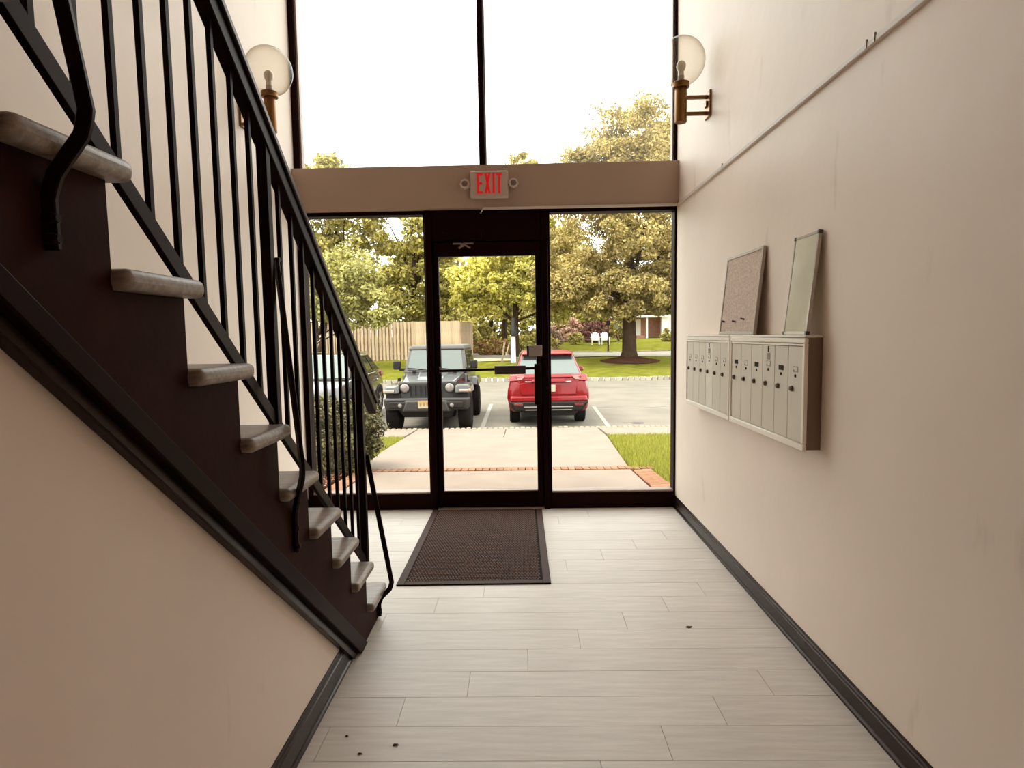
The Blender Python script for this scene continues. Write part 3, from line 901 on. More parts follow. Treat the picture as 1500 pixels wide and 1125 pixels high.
# ------------------------------------------------------------------ grass blades near the walk
def blades(name, n, xf, yr, h, seed, label):
    r = np.random.default_rng(seed)
    y = yr[0] + (yr[1] - yr[0]) * r.random(n)
    u = r.random(n)
    xa = np.array([xf(v) for v in y])
    x = xa[:, 0] + (xa[:, 1] - xa[:, 0]) * u
    z = -0.07 - (y - 5.05) * 0.48 / 7.55
    a = r.random(n) * 2 * np.pi
    hh = h * (0.5 + r.random(n) * 0.8)
    w = 0.006 + 0.004 * r.random(n)
    ln = (r.random((n, 2)) - .5) * 0.07
    p0 = np.stack([x - w * np.cos(a), y - w * np.sin(a), z], 1)
    p1 = np.stack([x + w * np.cos(a), y + w * np.sin(a), z], 1)
    p2 = np.stack([x + ln[:, 0], y + ln[:, 1], z + hh], 1)
    o = numpy_mesh(name, np.stack([p0, p1, p2], 1), 3, M_blade, loc=(float(x.mean()), float(y.mean()), float(z.mean())))
    return tag(o, label, 'grass', kind='stuff')
blades('grass', 60000, lambda y: ((1.46 if y < 7.05 else R_(y) + 0.01), 4.6), (5.5, 10.93), 0.085, 3, 'short green grass blades right of the entrance walk')
blades('grass', 55000, lambda y: (-5.0, (-2.03 if y < 7.05 else L_(y) - 0.01)), (7.65, 10.93), 0.085, 4, 'short green grass blades left of the entrance walk')

# ------------------------------------------------------------------ foliage
def leaf_cloud(clusters, n_per, leaf, seed, droop=0.25):
    """clusters: (x,y,z,r); returns (N,4,3) rhombic leaves"""
    r = np.random.default_rng(seed)
    C = np.asarray(clusters, dtype=np.float64)
    N = len(C) * n_per
    idx = np.repeat(np.arange(len(C)), n_per)
    d = r.normal(size=(N, 3)); d /= np.linalg.norm(d, axis=1)[:, None]
    rad = C[idx, 3] * r.random(N) ** 0.45
    c = C[idx, :3] + d * rad[:, None] * np.array([1, 1, 0.72])
    nrm = d * 0.6 + r.normal(size=(N, 3)) * 0.55 + np.array([0, 0, 0.45])
    nrm /= np.linalg.norm(nrm, axis=1)[:, None]
    a = np.cross(nrm, r.normal(size=(N, 3))); a /= np.linalg.norm(a, axis=1)[:, None]
    b = np.cross(nrm, a)
    s = leaf * (0.6 + 0.8 * r.random(N))[:, None]
    a, b = a * s, b * s * 0.55
    return np.stack([c - a, c + b, c + a, c - b], 1)

def crown_clusters(blobs, seed):
    r = np.random.default_rng(seed)
    out = []
    for cx, cy, cz, rx_, ry_, rz_, n, cr in blobs:
        d = r.normal(size=(n, 3)); d /= np.linalg.norm(d, axis=1)[:, None]
        rad = 0.35 + 0.65 * r.random(n) ** 0.5
        p = d * rad[:, None] * np.array([rx_, ry_, rz_]) + np.array([cx, cy, cz])
        out.append(np.column_stack([p, cr * (0.6 + 0.7 * r.random(n))]))
    return np.concatenate(out)

def leafmat(name, c, isl=0.5, tr=0.36):
    return mat(name, c, 0.6, var=0.3, scale=0.5, island=isl, translucent=tr, spec=0.3)
M_bark = mat('tree_bark', (0.05, 0.030, 0.018), 0.95, var=0.5, scale=6, spec=0.05, stretch=(3, 3, 0.6), bump=0.8, bscale=14)

def tree(name, base, h, blobs, n_per, leaf, lm, tr, seed, label, branches=10, trunk_top=0.6, group='trees beyond the parking lot', lean=0.0):
    t = empty(name, base, label, 'tree', group)
    r = random.Random(seed)
    bx_, by_, bz_ = base
    zt = bz_ + h * trunk_top
    pts = [(bx_, by_, bz_ - 0.2), (bx_, by_, bz_ + 0.05), (bx_ + 0.01, by_, bz_ + 0.5), (bx_ + lean * .3, by_, bz_ + h * .15), (bx_ + lean * .7, by_, bz_ + h * .35), (bx_ + lean, by_, zt)]
    MB().tube(pts, [tr * 1.7, tr * 1.5, tr * 1.1, tr, tr * .75, tr * .25], 12).build('trunk', M_bark, t, smooth=60)
    cl = crown_clusters(blobs, seed)
    order = list(range(len(cl))); r.shuffle(order)
    for k in order[:branches]:
        c = Vector(cl[k][:3])
        f = r.uniform(0.12, 0.45)
        s = Vector((bx_ + lean * f, by_, bz_ + h * (0.14 + f * .6)))
        if c.z < s.z: s.z = max(bz_ + h * .12, c.z - 0.3)
        mid = s.lerp(c, 0.5) + Vector((0, 0, 0.25))
        MB().tube([s, mid, c], [tr * .35, tr * .2, tr * .05], 6).build('branch', M_bark, t, smooth=60)
    numpy_mesh('crown', leaf_cloud(cl, n_per, leaf, seed), 4, lm, t)
    return t

LM_olive = leafmat('maple_leaf', (0.3985, 0.3079, 0.1087))
LM_yel = leafmat('yellow_green_leaf', (0.4500, 0.3825, 0.1172))
LM_mid = leafmat('mid_green_leaf', (0.3875, 0.3315, 0.0860))
LM_pale = leafmat('pale_green_leaf', (0.4250, 0.3875, 0.1250))
LM_big = leafmat('broad_leaf', (0.6000, 0.5386, 0.1275))

# big maple right of the door
tree('maple_tree', (5.80, 33.5, -0.05), 14.2, [(5.6, 33.5, 5.4, 4.9, 4.6, 2.9, 150, 0.62), (5.9, 33.5, 8.9, 4.3, 4.0, 3.0, 95, 0.66), (6.6, 33.5, 12.0, 2.9, 2.6, 2.0, 48, 0.72), (4.4, 33.5, 10.3, 2.1, 2.0, 1.2, 34, 0.7), (7.4, 33.5, 10.8, 2.6, 2.0, 1.5, 34, 0.7), (2.9, 32.3, 4.0, 2.2, 2.2, 1.6, 50, 0.55), (5.3, 33.3, 3.5, 4.7, 4.3, 1.2, 90, 0.5), (7.6, 32.2, 3.3, 2.4, 1.6, 1.0, 40, 0.45), (8.6, 32.5, 4.6, 2.4, 2.4, 1.6, 40, 0.6)],
     270, 0.085, LM_olive, 0.36, 11, 'big dark maple tree behind the red car, right of the door', branches=16, trunk_top=0.72)
tree('maple_tree', (13.2, 41.0, 0.0), 13.0, [(13.2, 46, 8.0, 4.2, 3, 4.0, 60, 1.0)], 120, 0.16, LM_olive, 0.35, 12, 'partly hidden tree at the far right behind the maple')
# broad leaved tree seen through the door
tree('broad_leaf_tree', (-0.45, 38.0, 0.0), 8.8, [(-1.1, 38, 4.9, 3.2, 2.6, 1.9, 80, 0.62), (0.2, 38, 7.1, 2.9, 2.4, 1.8, 60, 0.66), (1.2, 37.2, 3.2, 1.6, 1.5, 1.3, 30, 0.5), (-2.9, 37.6, 3.6, 1.3, 1.2, 1.0, 22, 0.5)],
     230, 0.12, LM_big, 0.20, 21, 'bushy broad leaved tree seen through the door glass', branches=8)
tree('background_tree', (-1.4, 47.0, 0.3), 9.6, [(1.2, 47, 7.0, 3.4, 2.4, 3.0, 60, 0.8), (-0.3, 47, 13.2, 2.0, 1.5, 1.6, 26, 0.6), (-0.6, 47, 5.2, 2.6, 2.0, 2.4, 40, 0.8)], 120, 0.15, LM_yel, 0.2, 22, 'lighter tree directly behind the broad leaved tree', branches=5)
# trees behind the fence, left
tree('hedgerow_tree', (-7.0, 40.0, 0.1), 12.4, [(-6.6, 40, 4.4, 2.6, 2.2, 2.6, 66, 0.7), (-7.9, 40, 8.6, 2.9, 2.2, 2.6, 44, 0.66), (-5.4, 40, 8.3, 1.6, 1.6, 2.4, 20, 0.5)], 150, 0.14, LM_mid, 0.26, 31, 'yellow green tree behind the fence nearest the door jamb', branches=14)
tree('hedgerow_tree', (-12.2, 41.0, 0.1), 13.6, [(-11.8, 41, 9.2, 3.0, 2.4, 3.4, 70, 0.75), (-13.4, 41, 12.0, 1.9, 1.6, 1.2, 26, 0.6), (-12.4, 41, 5.0, 3.2, 2.4, 3.0, 60, 0.8)], 150, 0.15, LM_yel, 0.28, 32, 'tall yellow green tree behind the fence, left of the others', branches=14)
tree('hedgerow_tree', (-16.5, 39.0, 0.1), 13.0, [(-16.5, 39, 7.5, 3.2, 2.6, 5.0, 80, 0.8)], 130, 0.15, LM_mid, 0.28, 33, 'tree behind the fence mostly hidden by the stair wall', branches=6)
tree('ornamental_tree', (-10.9, 31.5, -0.2), 5.4, [(-9.6, 31.5, 4.1, 2.6, 1.8, 1.9, 90, 0.55), (-8.2, 31.5, 2.9, 1.7, 1.4, 1.0, 40, 0.45), (-11.2, 31.5, 4.2, 1.6, 1.4, 1.6, 30, 0.5)], 150, 0.10, LM_pale, 0.13, 34, 'small pale green tree in front of the fence', branches=12, lean=0.9)

# distant tree line
for i, (x, y, h, lm, lab) in enumerate(((-9.5, 62, 10, LM_yel, 'distant tree glimpsed between the fence trees'), (-3.4, 66, 9, LM_mid, 'distant tree glimpsed above the end of the fence'),
                                   (4.4, 70, 9.5, LM_mid, 'distant tree glimpsed between door tree and maple'), (9.0, 74, 10, LM_yel, 'distant tree behind the brick house roof'), (20.0, 72, 11, LM_mid, 'distant tree far right behind the garage'))):
    tree('distant_tree', (x, y, 1.0), h, [(x, y, 1 + h * .5, h * .42, h * .3, h * .5, 70, 1.3)], 60, 0.28, lm, 0.25, 60 + i, lab, branches=3)

# evergreen shrub by the entrance
def shrub(name, c, rad, n, n_per, leaf, lm, seed, label, cat='shrub', stem=True, group=None):
    s = empty(name, (c[0], c[1], c[2] - rad[2]), label, cat, group)
    r = np.random.default_rng(seed)
    d = r.normal(size=(n, 3)); d /= np.linalg.norm(d, axis=1)[:, None]
    p = d * (0.45 + 0.5 * r.random(n) ** .4)[:, None] * np.array(rad) + np.array(c)
    cl = np.column_stack([p, np.full(n, min(rad) * 0.30)])
    numpy_mesh('foliage', leaf_cloud(cl, n_per, leaf, seed), 4, lm, s)
    if stem:
        for k in range(5):
            a = k * 1.256
            MB().tube([(c[0], c[1], c[2] - rad[2] - .03), (c[0] + .4 * rad[0] * math.cos(a), c[1] + .4 * rad[1] * math.sin(a), c[2])], [0.03 * max(rad), 0.012 * max(rad)], 6).build('stem', M_bark, s)
    return s
LM_yew = leafmat('yew_needle', (0.1178, 0.0992, 0.0341), 0.5, 0.15)
shrub('clipped_shrub', (-2.36, 7.25, 0.29), (0.62, 0.55, 0.50), 150, 160, 0.022, LM_yew, 41, 'clipped evergreen shrub outside the left sidelight')
m = MB().hexa([(-4.6, 5.1, -0.2), (-2.03, 5.1, -0.2), (-2.08, 7.25, -0.3), (-4.6, 7.6, -0.3)], [(-4.6, 5.1, -0.03), (-2.03, 5.1, -0.03), (-2.08, 7.25, zwalk(7.25) - 0.005), (-4.6, 7.6, zwalk(7.6) - 0.005)])
struct(m.build('ground_planting_bed', M_mulch), 'reddish mulch bed around the clipped shrub', 'planting bed')
# litter of chips on the bed
pc = []
for i in range(2500):
    x, y = rng.uniform(-3.6, -2.06), rng.uniform(5.15, 7.2)
    s, t = rng.uniform(.012, .03), rng.uniform(0, 3.14)
    z = zwalk(y) + 0.002 + rng.uniform(0, .012)
    dx, dy = s * math.cos(t), s * math.sin(t)
    pc.append(((x - dx, y - dy, z), (x + dy * .4, y - dx * .4, z + .008), (x + dx, y + dy, z), (x - dy * .4, y + dx * .4, z + .004)))
tag(numpy_mesh('mulch_chips', np.array(pc), 4, mat('red_mulch_chip', (0.24, 0.10, 0.06), 0.9, island=0.5), loc=(-2.8, 6.2, -0.1)), 'red brown mulch chips under the clipped shrub', 'mulch', kind='stuff')

# mulch ring under the maple
m = MB(); m.lathe((5.80, 33.4, -0.16), [(1.75, 0.0), (1.6, 0.10), (0.9, 0.22), (0.5, 0.30)], 'z', 24)
struct(m.build('ground_mulch_ring', M_mulch, smooth=60), 'brown mulch ring around the maple trunk', 'mulch')
struct(sheet('ground_dirt', lambda y: (-3.6, -0.6), frange(33.6, 36.1, 4), lambda x, y: zfar(x, y) + 0.03, M_dirt, nx=8), 'bare tan earth patch on the far lawn', 'dirt')

# flowering and other bushes in the far yard
LM_pink = leafmat('pink_blossom', (0.5500, 0.3300, 0.2640), 0.4, 0.2)
LM_purp = leafmat('purple_leaf', (0.1920, 0.0780, 0.0660), 0.35, 0.15)
LM_red = leafmat('russet_leaf', (0.3240, 0.1860, 0.0600), 0.4, 0.2)
def yz(x, y): return zfar(x, y)
for (x, y, rx_, ry_, rz_, lm, n, lab) in (
    (2.1, 47.0, 1.0, 0.8, 0.85, leafmat('dusty_leaf', (0.30, 0.21, 0.13)), 60, 'dusty tan bush right behind the red car roof'),
    (3.8, 53.5, 1.6, 0.9, 1.15, LM_pink, 70, 'pink flowering bush left of the white garden chairs'),
    (6.2, 52.0, 1.35, 0.9, 0.95, LM_purp, 70, 'rounded purple leaved bush behind the white garden chairs'),
    (4.25, 49.6, 0.7, 0.5, 0.5, LM_yel, 40, 'small bright green bush beside the white garden chairs'),
    (8.2, 52.5, 1.0, 0.8, 1.35, LM_mid, 60, 'tall green bush just left of the maple trunk'),
    (12.2, 51.5, 0.7, 0.6, 0.6, LM_yel, 40, 'low green bush by the house porch'),
    (14.0, 50.0, 1.2, 0.6, 0.4, LM_pale, 40, 'pale low border plants by the garage'),
    (-2.0, 41.5, 1.7, 0.9, 0.62, LM_red, 80, 'low russet mounded bush at the end of the fence'),
    (0.9, 44.5, 1.9, 0.9, 0.8, LM_mid, 70, 'dark green bush behind the white post')):
    shrub('bush', (x, y, yz(x, y) + rz_ * .85), (rx_, ry_, rz_), n, 60, 0.09, lm, int(x * 10 + 500), lab, 'bush', stem=True, group='bushes in the far yard')

for i, (x, y, w, h) in enumerate(((-6.5, 57, 2.6, 1.5), (-2.9, 58, 2.4, 1.9), (0.6, 57, 2.4, 1.7), (3.6, 60, 2.2, 2.0), (6.1, 56.6, 1.6, 1.7), (-4.6, 45.5, 1.4, 1.3))):
    shrub('hedge_bush', (x, y, yz(x, y) + h * .8), (w, 1.2, h), 90, 70, 0.15, (LM_mid, LM_yel)[i % 2], 700 + i, ('dark hedge bush far behind the board fence', 'hedge bush far behind the end of the fence', 'hedge bush far behind the white post', 'hedge bush far behind the pink bush', 'hedge bush far behind the purple bush', 'leafy bush tucked behind the end of the board fence')[i], 'bush', group='hedge at the back of the yard')

# ------------------------------------------------------------------ wooden fence
fence = empty('wooden_fence', (-8.0, 36.0, 0.0), 'tall weathered board fence beyond the parking lot', 'fence')
M_board = mat('weathered_board', (0.4661, 0.3390, 0.2190), 0.9, var=0.3, scale=4, stretch=(3, 3, 0.4), objrand=0.16)
board = MB().box(-0.066, 0.066, -0.012, 0.012, 0, 2.24)
bme = board.mesh('fence_board'); bme.materials.append(M_board)
x, k = -17.0, 0
while x < -6.55:
    dy = 0.0 if k % 2 == 0 else 0.11
    link_mesh('fence_board', bme, M_board, fence, (x, 36 + dy, 0.03 + rng.uniform(-.025, .025)), (0, rng.uniform(-.006, .006), 0))
    x += 0.107; k += 1
while x < -3.72:
    link_mesh('fence_board', bme, M_board, fence, (x, 36.0, 0.05 + rng.uniform(-.012, .012)), (0, 0, 0))
    x += 0.136
y = 36.06
while y < 40.5:   # return that runs back
    link_mesh('fence_board', bme, M_board, fence, (-3.70 + (y - 36) * 0.08, y, 0.0 + rng.uniform(-.02, .02)), (0, 0, R(85)))
    y += 0.13
for zz in (0.35, 1.1, 1.85):
    MB().box(-17.0, -3.7, 36.035, 36.075, zz, zz + 0.09).build('fence_rail', M_board, fence)
for x in (-16.5, -14.1, -11.7, -9.3, -6.9, -4.5):
    MB().box(x - .05, x + .05, 36.12, 36.22, -0.2, 2.2).build('fence_post', M_board, fence)

# white post, leaning wooden post, black lamp pole
wp = empty('marker_post', (-0.53, 33.0, -0.05), 'white post with black band standing on the far lawn', 'post')
MB().lathe((-0.53, 33.0, -0.1), [(0.14, 0), (0.13, 0.9), (0.125, 1.43)], 'z', 14).build('white_sleeve', mat('white_post_paint', (0.75, 0.72, 0.66), 0.6), wp, smooth=40)
MB().lathe((-0.50, 33.0, 1.33), [(0.13, 0), (0.16, 0.05), (0.16, 0.35), (0.12, 0.62), (0.09, 1.0)], 'z', 14).build('black_top', mat('black_post_wrap', (0.012, 0.01, 0.009), 0.7), wp, smooth=40)
lp = empty('wooden_stake', (-1.05, 32.0, 0.0), 'short leaning weathered stake on the far lawn', 'stake')
MB().tube([(-1.12, 32.0, 0.0), (-0.97, 32.0, 1.02)], 0.1, square=(0.16, 0.10)).build('stake', mat('grey_wood', (0.22, 0.16, 0.10), 0.9, var=0.4, scale=6), lp)
MB().tube([(-0.90, 31.98, 0.35), (-0.72, 31.98, 1.0)], 0.1, square=(0.10, 0.05)).build('splinter', mat('grey_wood_pale', (0.33, 0.25, 0.16), 0.9), lp)
pl = empty('lamp_post', (6.17, 44.4, 0.05), 'thin black lamp post at the street edge left of the maple', 'lamp post')
MB().lathe((6.17, 44.4, 0.0), [(0.09, 0), (0.06, 0.2), (0.05, 1.9), (0.04, 1.95)], 'z', 10).build('pole', M_iron, pl, smooth=40)
MB().lathe((6.17, 44.4, 1.95), [(0.05, 0), (0.14, 0.05), (0.16, 0.35), (0.05, 0.45)], 'z', 8).build('lantern', M_iron, pl)

# white garden chairs
M_wch = mat('white_garden_chair_paint', (0.80, 0.77, 0.72), 0.5)
def garden_chair(x, y, label):
    z = zfar(x, y)
    c = empty('garden_chair', (x, y, z), label, 'chair', 'white garden chairs')
    for k in range(5):
        dx = (k - 2) * 0.115
        h = 1.02 - 0.03 * (k - 2) ** 2
        MB().hexa([(x + dx - .05, y + .22, z + .36), (x + dx + .05, y + .22, z + .36), (x + dx + .05, y + .245, z + .36), (x + dx - .05, y + .245, z + .36)],
                  [(x + dx * 1.15 - .055, y + .42, z + h), (x + dx * 1.15 + .055, y + .42, z + h), (x + dx * 1.15 + .055, y + .445, z + h), (x + dx * 1.15 - .055, y + .445, z + h)]).build('back_slat', M_wch, c)
    for k in range(4):
        MB().box(x - .28, x + .28, y - .28 + k * .13, y - .17 + k * .13, z + .40 - k * .025, z + .42 - k * .025).build('seat_slat', M_wch, c)
    for s in (-1, 1):
        MB().box(x + s * .26, x + s * .40, y - .34, y + .36, z + .58, z + .605).build('armrest', M_wch, c)
        MB().box(x + s * .27, x + s * .31, y - .30, y - .20, z, z + .58).build('leg', M_wch, c)
        MB().box(x + s * .27, x + s * .31, y + .25, y + .35, z, z + .58).build('leg', M_wch, c)
garden_chair(5.80, 49.0, 'white slatted garden chair, the left of the pair')
garden_chair(6.62, 49.3, 'white slatted garden chair, the right one nearer the lamp post')

# house behind the maple
hs = empty('house', (14.0, 60.0, 0.9), 'red brick house with white trim and garage behind the maple', 'house')
M_hb = mat('house_brick', (0.36, 0.17, 0.12), 0.9, var=0.25, scale=3)
M_hw = mat('house_white_trim', (0.78, 0.74, 0.68), 0.6)
M_hr = mat('house_roof', (0.14, 0.11, 0.09), 0.9, var=0.2, scale=3)
MB().box(8.5, 13.4, 60, 66, 0.5, 3.6).build('wall', M_hb, hs)
MB().box(13.4, 24, 58.6, 66, 0.5, 3.6).build('garage_wall', M_hw, hs)
MB().box(14.1, 17.2, 58.5, 58.62, 0.55, 2.75).build('garage_door', mat('garage_door_white', (0.85, 0.82, 0.76), 0.5), hs)
MB().box(10.6, 11.5, 59.9, 60.02, 0.6, 2.7).build('front_door', M_hw, hs)
wdw = MB().box(8.9, 10.1, 59.9, 60.02, 1.3, 2.6).build('window', M_hw, hs)
MB().box(9.0, 10.0, 59.86, 59.93, 1.38, 2.52).build('pane', mat('dark_house_pane', (0.05, 0.06, 0.06), 0.1), wdw)
for x in (11.75, 13.2):
    MB().box(x, x + .16, 58.5, 58.66, 0.5, 2.85).build('porch_column', M_hw, hs)
MB().box(8.2, 13.9, 58.2, 60.2, 2.85, 3.05).build('porch_beam', M_hw, hs)
MB().prism([(57.9, 3.5), (66.6, 3.5), (62.2, 6.2)], 'x', 8.0, 24.5).build('roof', M_hr, hs)
MB().box(10.9, 12.0, 58.8, 59.9, 0.5, 1.15).build('brick_step', M_hb, hs)

# ------------------------------------------------------------------ cars
M_tyre = mat('tyre_rubber', (0.008, 0.0055, 0.0048), 0.85, spec=0.1)
M_alloy = mat('alloy_wheel', (0.50, 0.48, 0.45), 0.3, metal=0.7)
M_clad = mat('black_car_plastic', (0.013, 0.010, 0.009), 0.6, spec=0.2)
M_chrome = mat('chrome', (0.75, 0.74, 0.72), 0.12, metal=1.0)
M_cglass = mat('car_window_glass', (0.02, 0.021, 0.019), 0.03, spec=0.5)
M_wsh = mat('windscreen_glass', (0.10, 0.12, 0.11), 0.04, spec=0.6)
M_lampw = mat('headlamp_lens', (0.17, 0.145, 0.13), 0.08, coat=0.4)
M_lampr = mat('tail_lamp_red', (0.22, 0.008, 0.008), 0.15, coat=0.5)
M_lampo = mat('amber_lens', (0.65, 0.25, 0.12), 0.15, coat=1.0)
M_dark = mat('dark_opening', (0.006, 0.005, 0.005), 0.8)

def wheel(parent, x, y, r, w, s, spokes=5, alloy=M_alloy):
    """s: outward direction along x"""
    z = ZLOT
    t = MB().lathe((x, y, z + r), [(r * .62, -w / 2), (r * .93, -w / 2), (r, -w * .38), (r, w * .38), (r * .93, w / 2), (r * .62, w / 2)], 'x', 28).build('tyre', M_tyre, parent, smooth=40)
    o = x + s * w * 0.42
    MB().lathe((o, y, z + r), [(r * .64, -0.02), (r * .64, 0.012), (r * .58, 0.014), (r * .56, -0.015)], 'x', 24).build('rim', alloy, t, smooth=40)
    MB().lathe((o, y, z + r), [(0.07, -0.02), (0.06, 0.02)], 'x', 12).build('hub', alloy, t)
    for k in range(spokes):
        a = 2 * math.pi * k / spokes + .3
        c, sn = math.cos(a), math.sin(a)
        MB().tube([(o, y, z + r), (o, y + c * r * .6, z + r + sn * r * .6)], 0.02, square=(0.05, 0.03)).build('spoke', alloy, t)
    return t

def quad_on(b, t, u0, u1, v0, v1, off):
    """b: (left,right) bottom points, t: (left,right) top points of a face -> inset quad moved outwards"""
    bl, br, tl, tr_ = map(Vector, (b[0], b[1], t[0], t[1]))
    def P(u, v): return bl.lerp(br, u).lerp(tl.lerp(tr_, u), v)
    q = [P(u0, v0), P(u1, v0), P(u1, v1), P(u0, v1)]
    n = (q[1] - q[0]).cross(q[2] - q[0]).normalized()
    return [p + n * off for p in q]

# ---- dark off road car, front towards the hall
def offroad():
    X, Y, Z = -2.09, 12.86, ZLOT
    c = empty('off_road_car', (X, Y + 2.0, Z), 'dark grey boxy off road car facing the entrance', 'car')
    paint = mat('graphite_paint', (0.022, 0.018, 0.017), 0.3, metal=0.1, coat=0.6)
    roofp = mat('roof_paint', (0.062, 0.054, 0.048), 0.4, spec=0.3)
    def bx_(name, m, x0, x1, y0, y1, z0, z1, p=c, bev=0.02, seg=2):
        return MB().box(X + x0, X + x1, Y + y0, Y + y1, Z + z0, Z + z1).build(name, m, p, bevel=bev, seg=seg)
    def hx(name, m, b, t, p=c, bev=0.03, seg=3):
        f = lambda q: (X + q[0], Y + q[1], Z + q[2])
        return MB().hexa([f(q) for q in b], [f(q) for q in t]).build(name, m, p, bevel=bev, seg=seg)
    # tub and hood
    bx_('body_tub', paint, -0.77, 0.77, 1.45, 3.95, 0.50, 1.20, bev=0.05, seg=3)
    hx('hood', paint, [(-0.60, 0.36, 0.72), (0.60, 0.36, 0.72), (0.74, 1.50, 0.72), (-0.74, 1.50, 0.72)], [(-0.585, 0.38, 1.09), (0.585, 0.38, 1.09), (0.72, 1.50, 1.24), (-0.72, 1.50, 1.24)], bev=0.06, seg=4)
    hx('hood_bulge', paint, [(-0.33, 0.50, 1.06), (0.33, 0.50, 1.06), (0.42, 1.48, 1.20), (-0.42, 1.48, 1.20)], [(-0.26, 0.60, 1.125), (0.26, 0.60, 1.125), (0.34, 1.44, 1.268), (-0.34, 1.44, 1.268)], bev=0.02)
    # grille with seven slots
    gr = hx('grille', paint, [(-0.60, 0.24, 0.66), (0.60, 0.24, 0.66), (0.62, 0.42, 0.66), (-0.62, 0.42, 0.66)], [(-0.64, 0.30, 1.10), (0.64, 0.30, 1.10), (0.64, 0.42, 1.10), (-0.64, 0.42, 1.10)], bev=0.05, seg=3)
    gr.data.materials[0] = mat('grille_plastic', (0.010, 0.008, 0.007), 0.4, spec=0.3)
    for k in range(7):
        x = (k - 3) * 0.107
        hx('grille_slot', M_dark, [(x - .033, 0.252, 0.74), (x + .033, 0.252, 0.74), (x + .033, 0.262, 0.74), (x - .033, 0.262, 0.74)], [(x - .037, 0.280, 1.02), (x + .037, 0.280, 1.02), (x + .037, 0.29, 1.02), (x - .037, 0.29, 1.02)], gr, bev=0.0)
        bx_('slot_ring', M_clad, x - .046, x - .040, 0.245, 0.30, 0.75, 1.02, gr, bev=0.0)
    for s in (-1, 1):
        h = MB().lathe((X + s * .489, Y + 0.275, Z + .965), [(0.115, 0.02), (0.118, -0.02), (0.100, -0.024)], 'y', 24).build('headlamp_ring', M_clad, gr, smooth=40)
        MB().lathe((X + s * .489, Y + 0.255, Z + .965), [(0.098, 0), (0.092, -0.018), (0.06, -0.032), (0.002, -0.038)], 'y', 24).build('headlamp', M_lampw, gr, smooth=60)
        # flat fender
        fd = hx('fender', paint, [(s * .60, 0.14, 0.84), (s * .945, 0.18, 0.84), (s * .945, 1.22, 0.80), (s * .60, 1.22, 0.80)][::s], [(s * .60, 0.22, 1.03), (s * .92, 0.26, 1.02), (s * .93, 1.12, 1.02), (s * .62, 1.12, 1.03)][::s], bev=0.05, seg=3)
        bx_('turn_lamp', mat('turn_lamp_lens', (0.30, 0.24, 0.20), 0.2, coat=0.5), s * .70, s * .90, 0.135, 0.17, 0.885, 0.935, fd, bev=0.008)
        bx_('side_marker', M_lampo, s * .90, s * .948, 0.19, 0.25, 0.885, 0.935, fd, bev=0.006)
        hx('rear_fender', paint, [(s * .70, 2.55, 0.84), (s * .945, 2.55, 0.80), (s * .945, 3.65, 0.80), (s * .70, 3.65, 0.84)][::s], [(s * .70, 2.65, 1.04), (s * .92, 2.65, 1.03), (s * .92, 3.55, 1.03), (s * .70, 3.55, 1.04)][::s], bev=0.05)
        bx_('fender_liner', M_clad, s * .58, s * .90, 0.24, 1.15, 0.66, 0.845, bev=0.01)
        wheel(c, X + s * .79, Y + .66, 0.395, 0.275, s, alloy=M_clad)
        wheel(c, X + s * .79, Y + 3.10, 0.395, 0.275, s, alloy=M_clad)
        mi = bx_('mirror', M_clad, s * .83, s * 1.00, 1.52, 1.66, 1.30, 1.50, bev=0.03, seg=3)
        bx_('mirror_arm', M_clad, s * .72, s * .86, 1.56, 1.62, 1.26, 1.33, mi, bev=0.01)
        fg = MB().lathe((X + s * .555, Y + 0.01, Z + .615), [(0.062, 0.05), (0.062, 0.0), (0.05, -0.008), (0.05, 0.0)], 'y', 16).build('fog_lamp', M_clad, c, smooth=40)
        MB().lathe((X + s * .555, Y + 0.012, Z + .615), [(0.047, 0), (0.03, -0.012), (0.002, -0.016)], 'y', 16).build('fog_lens', M_lampw, fg, smooth=60)
        bx_('hood_latch', M_clad, s * .70, s * .76, 0.85, 0.95, 1.07, 1.15, bev=0.01)
        bx_('washer_nozzle', M_clad, s * .44, s * .52, 1.38, 1.46, 1.235, 1.285, bev=0.01)
        bx_('door_hinge', M_clad, s * .77, s * .80, 1.60, 1.70, 0.95, 1.02, bev=0.005)
    # windscreen frame, glass, roof
    wf = [(-0.755, 1.50, 1.22), (0.755, 1.50, 1.22)]; wt = [(-0.665, 1.86, 1.78), (0.665, 1.86, 1.78)]
    fr = hx('windscreen_frame', roofp, [wf[0], wf[1], (0.755, 1.62, 1.22), (-0.755, 1.62, 1.22)], [wt[0], wt[1], (0.665, 1.95, 1.78), (-0.665, 1.95, 1.78)], bev=0.03)
    q = quad_on(wf, wt, 0.055, 0.945, 0.12, 0.93, 0.006)
    MB().panel([(X + p.x, Y + p.y, Z + p.z) for p in q], 0.012).build('windscreen', mat('offroad_windscreen_glass', (0.095, 0.110, 0.100), 0.04, spec=0.5), fr)
    hx('cabin', paint, [(-0.755, 1.62, 1.20), (0.755, 1.62, 1.20), (0.755, 3.95, 1.20), (-0.755, 3.95, 1.20)], [(-0.665, 1.93, 1.76), (0.665, 1.93, 1.76), (0.665, 3.85, 1.76), (-0.665, 3.85, 1.76)], bev=0.03)
    hx('roof', roofp, [(-0.69, 1.80, 1.755), (0.69, 1.80, 1.755), (0.69, 3.92, 1.755), (-0.69, 3.92, 1.755)], [(-0.63, 1.86, 1.855), (0.63, 1.86, 1.855), (0.63, 3.85, 1.855), (-0.63, 3.85, 1.855)], bev=0.04, seg=3)
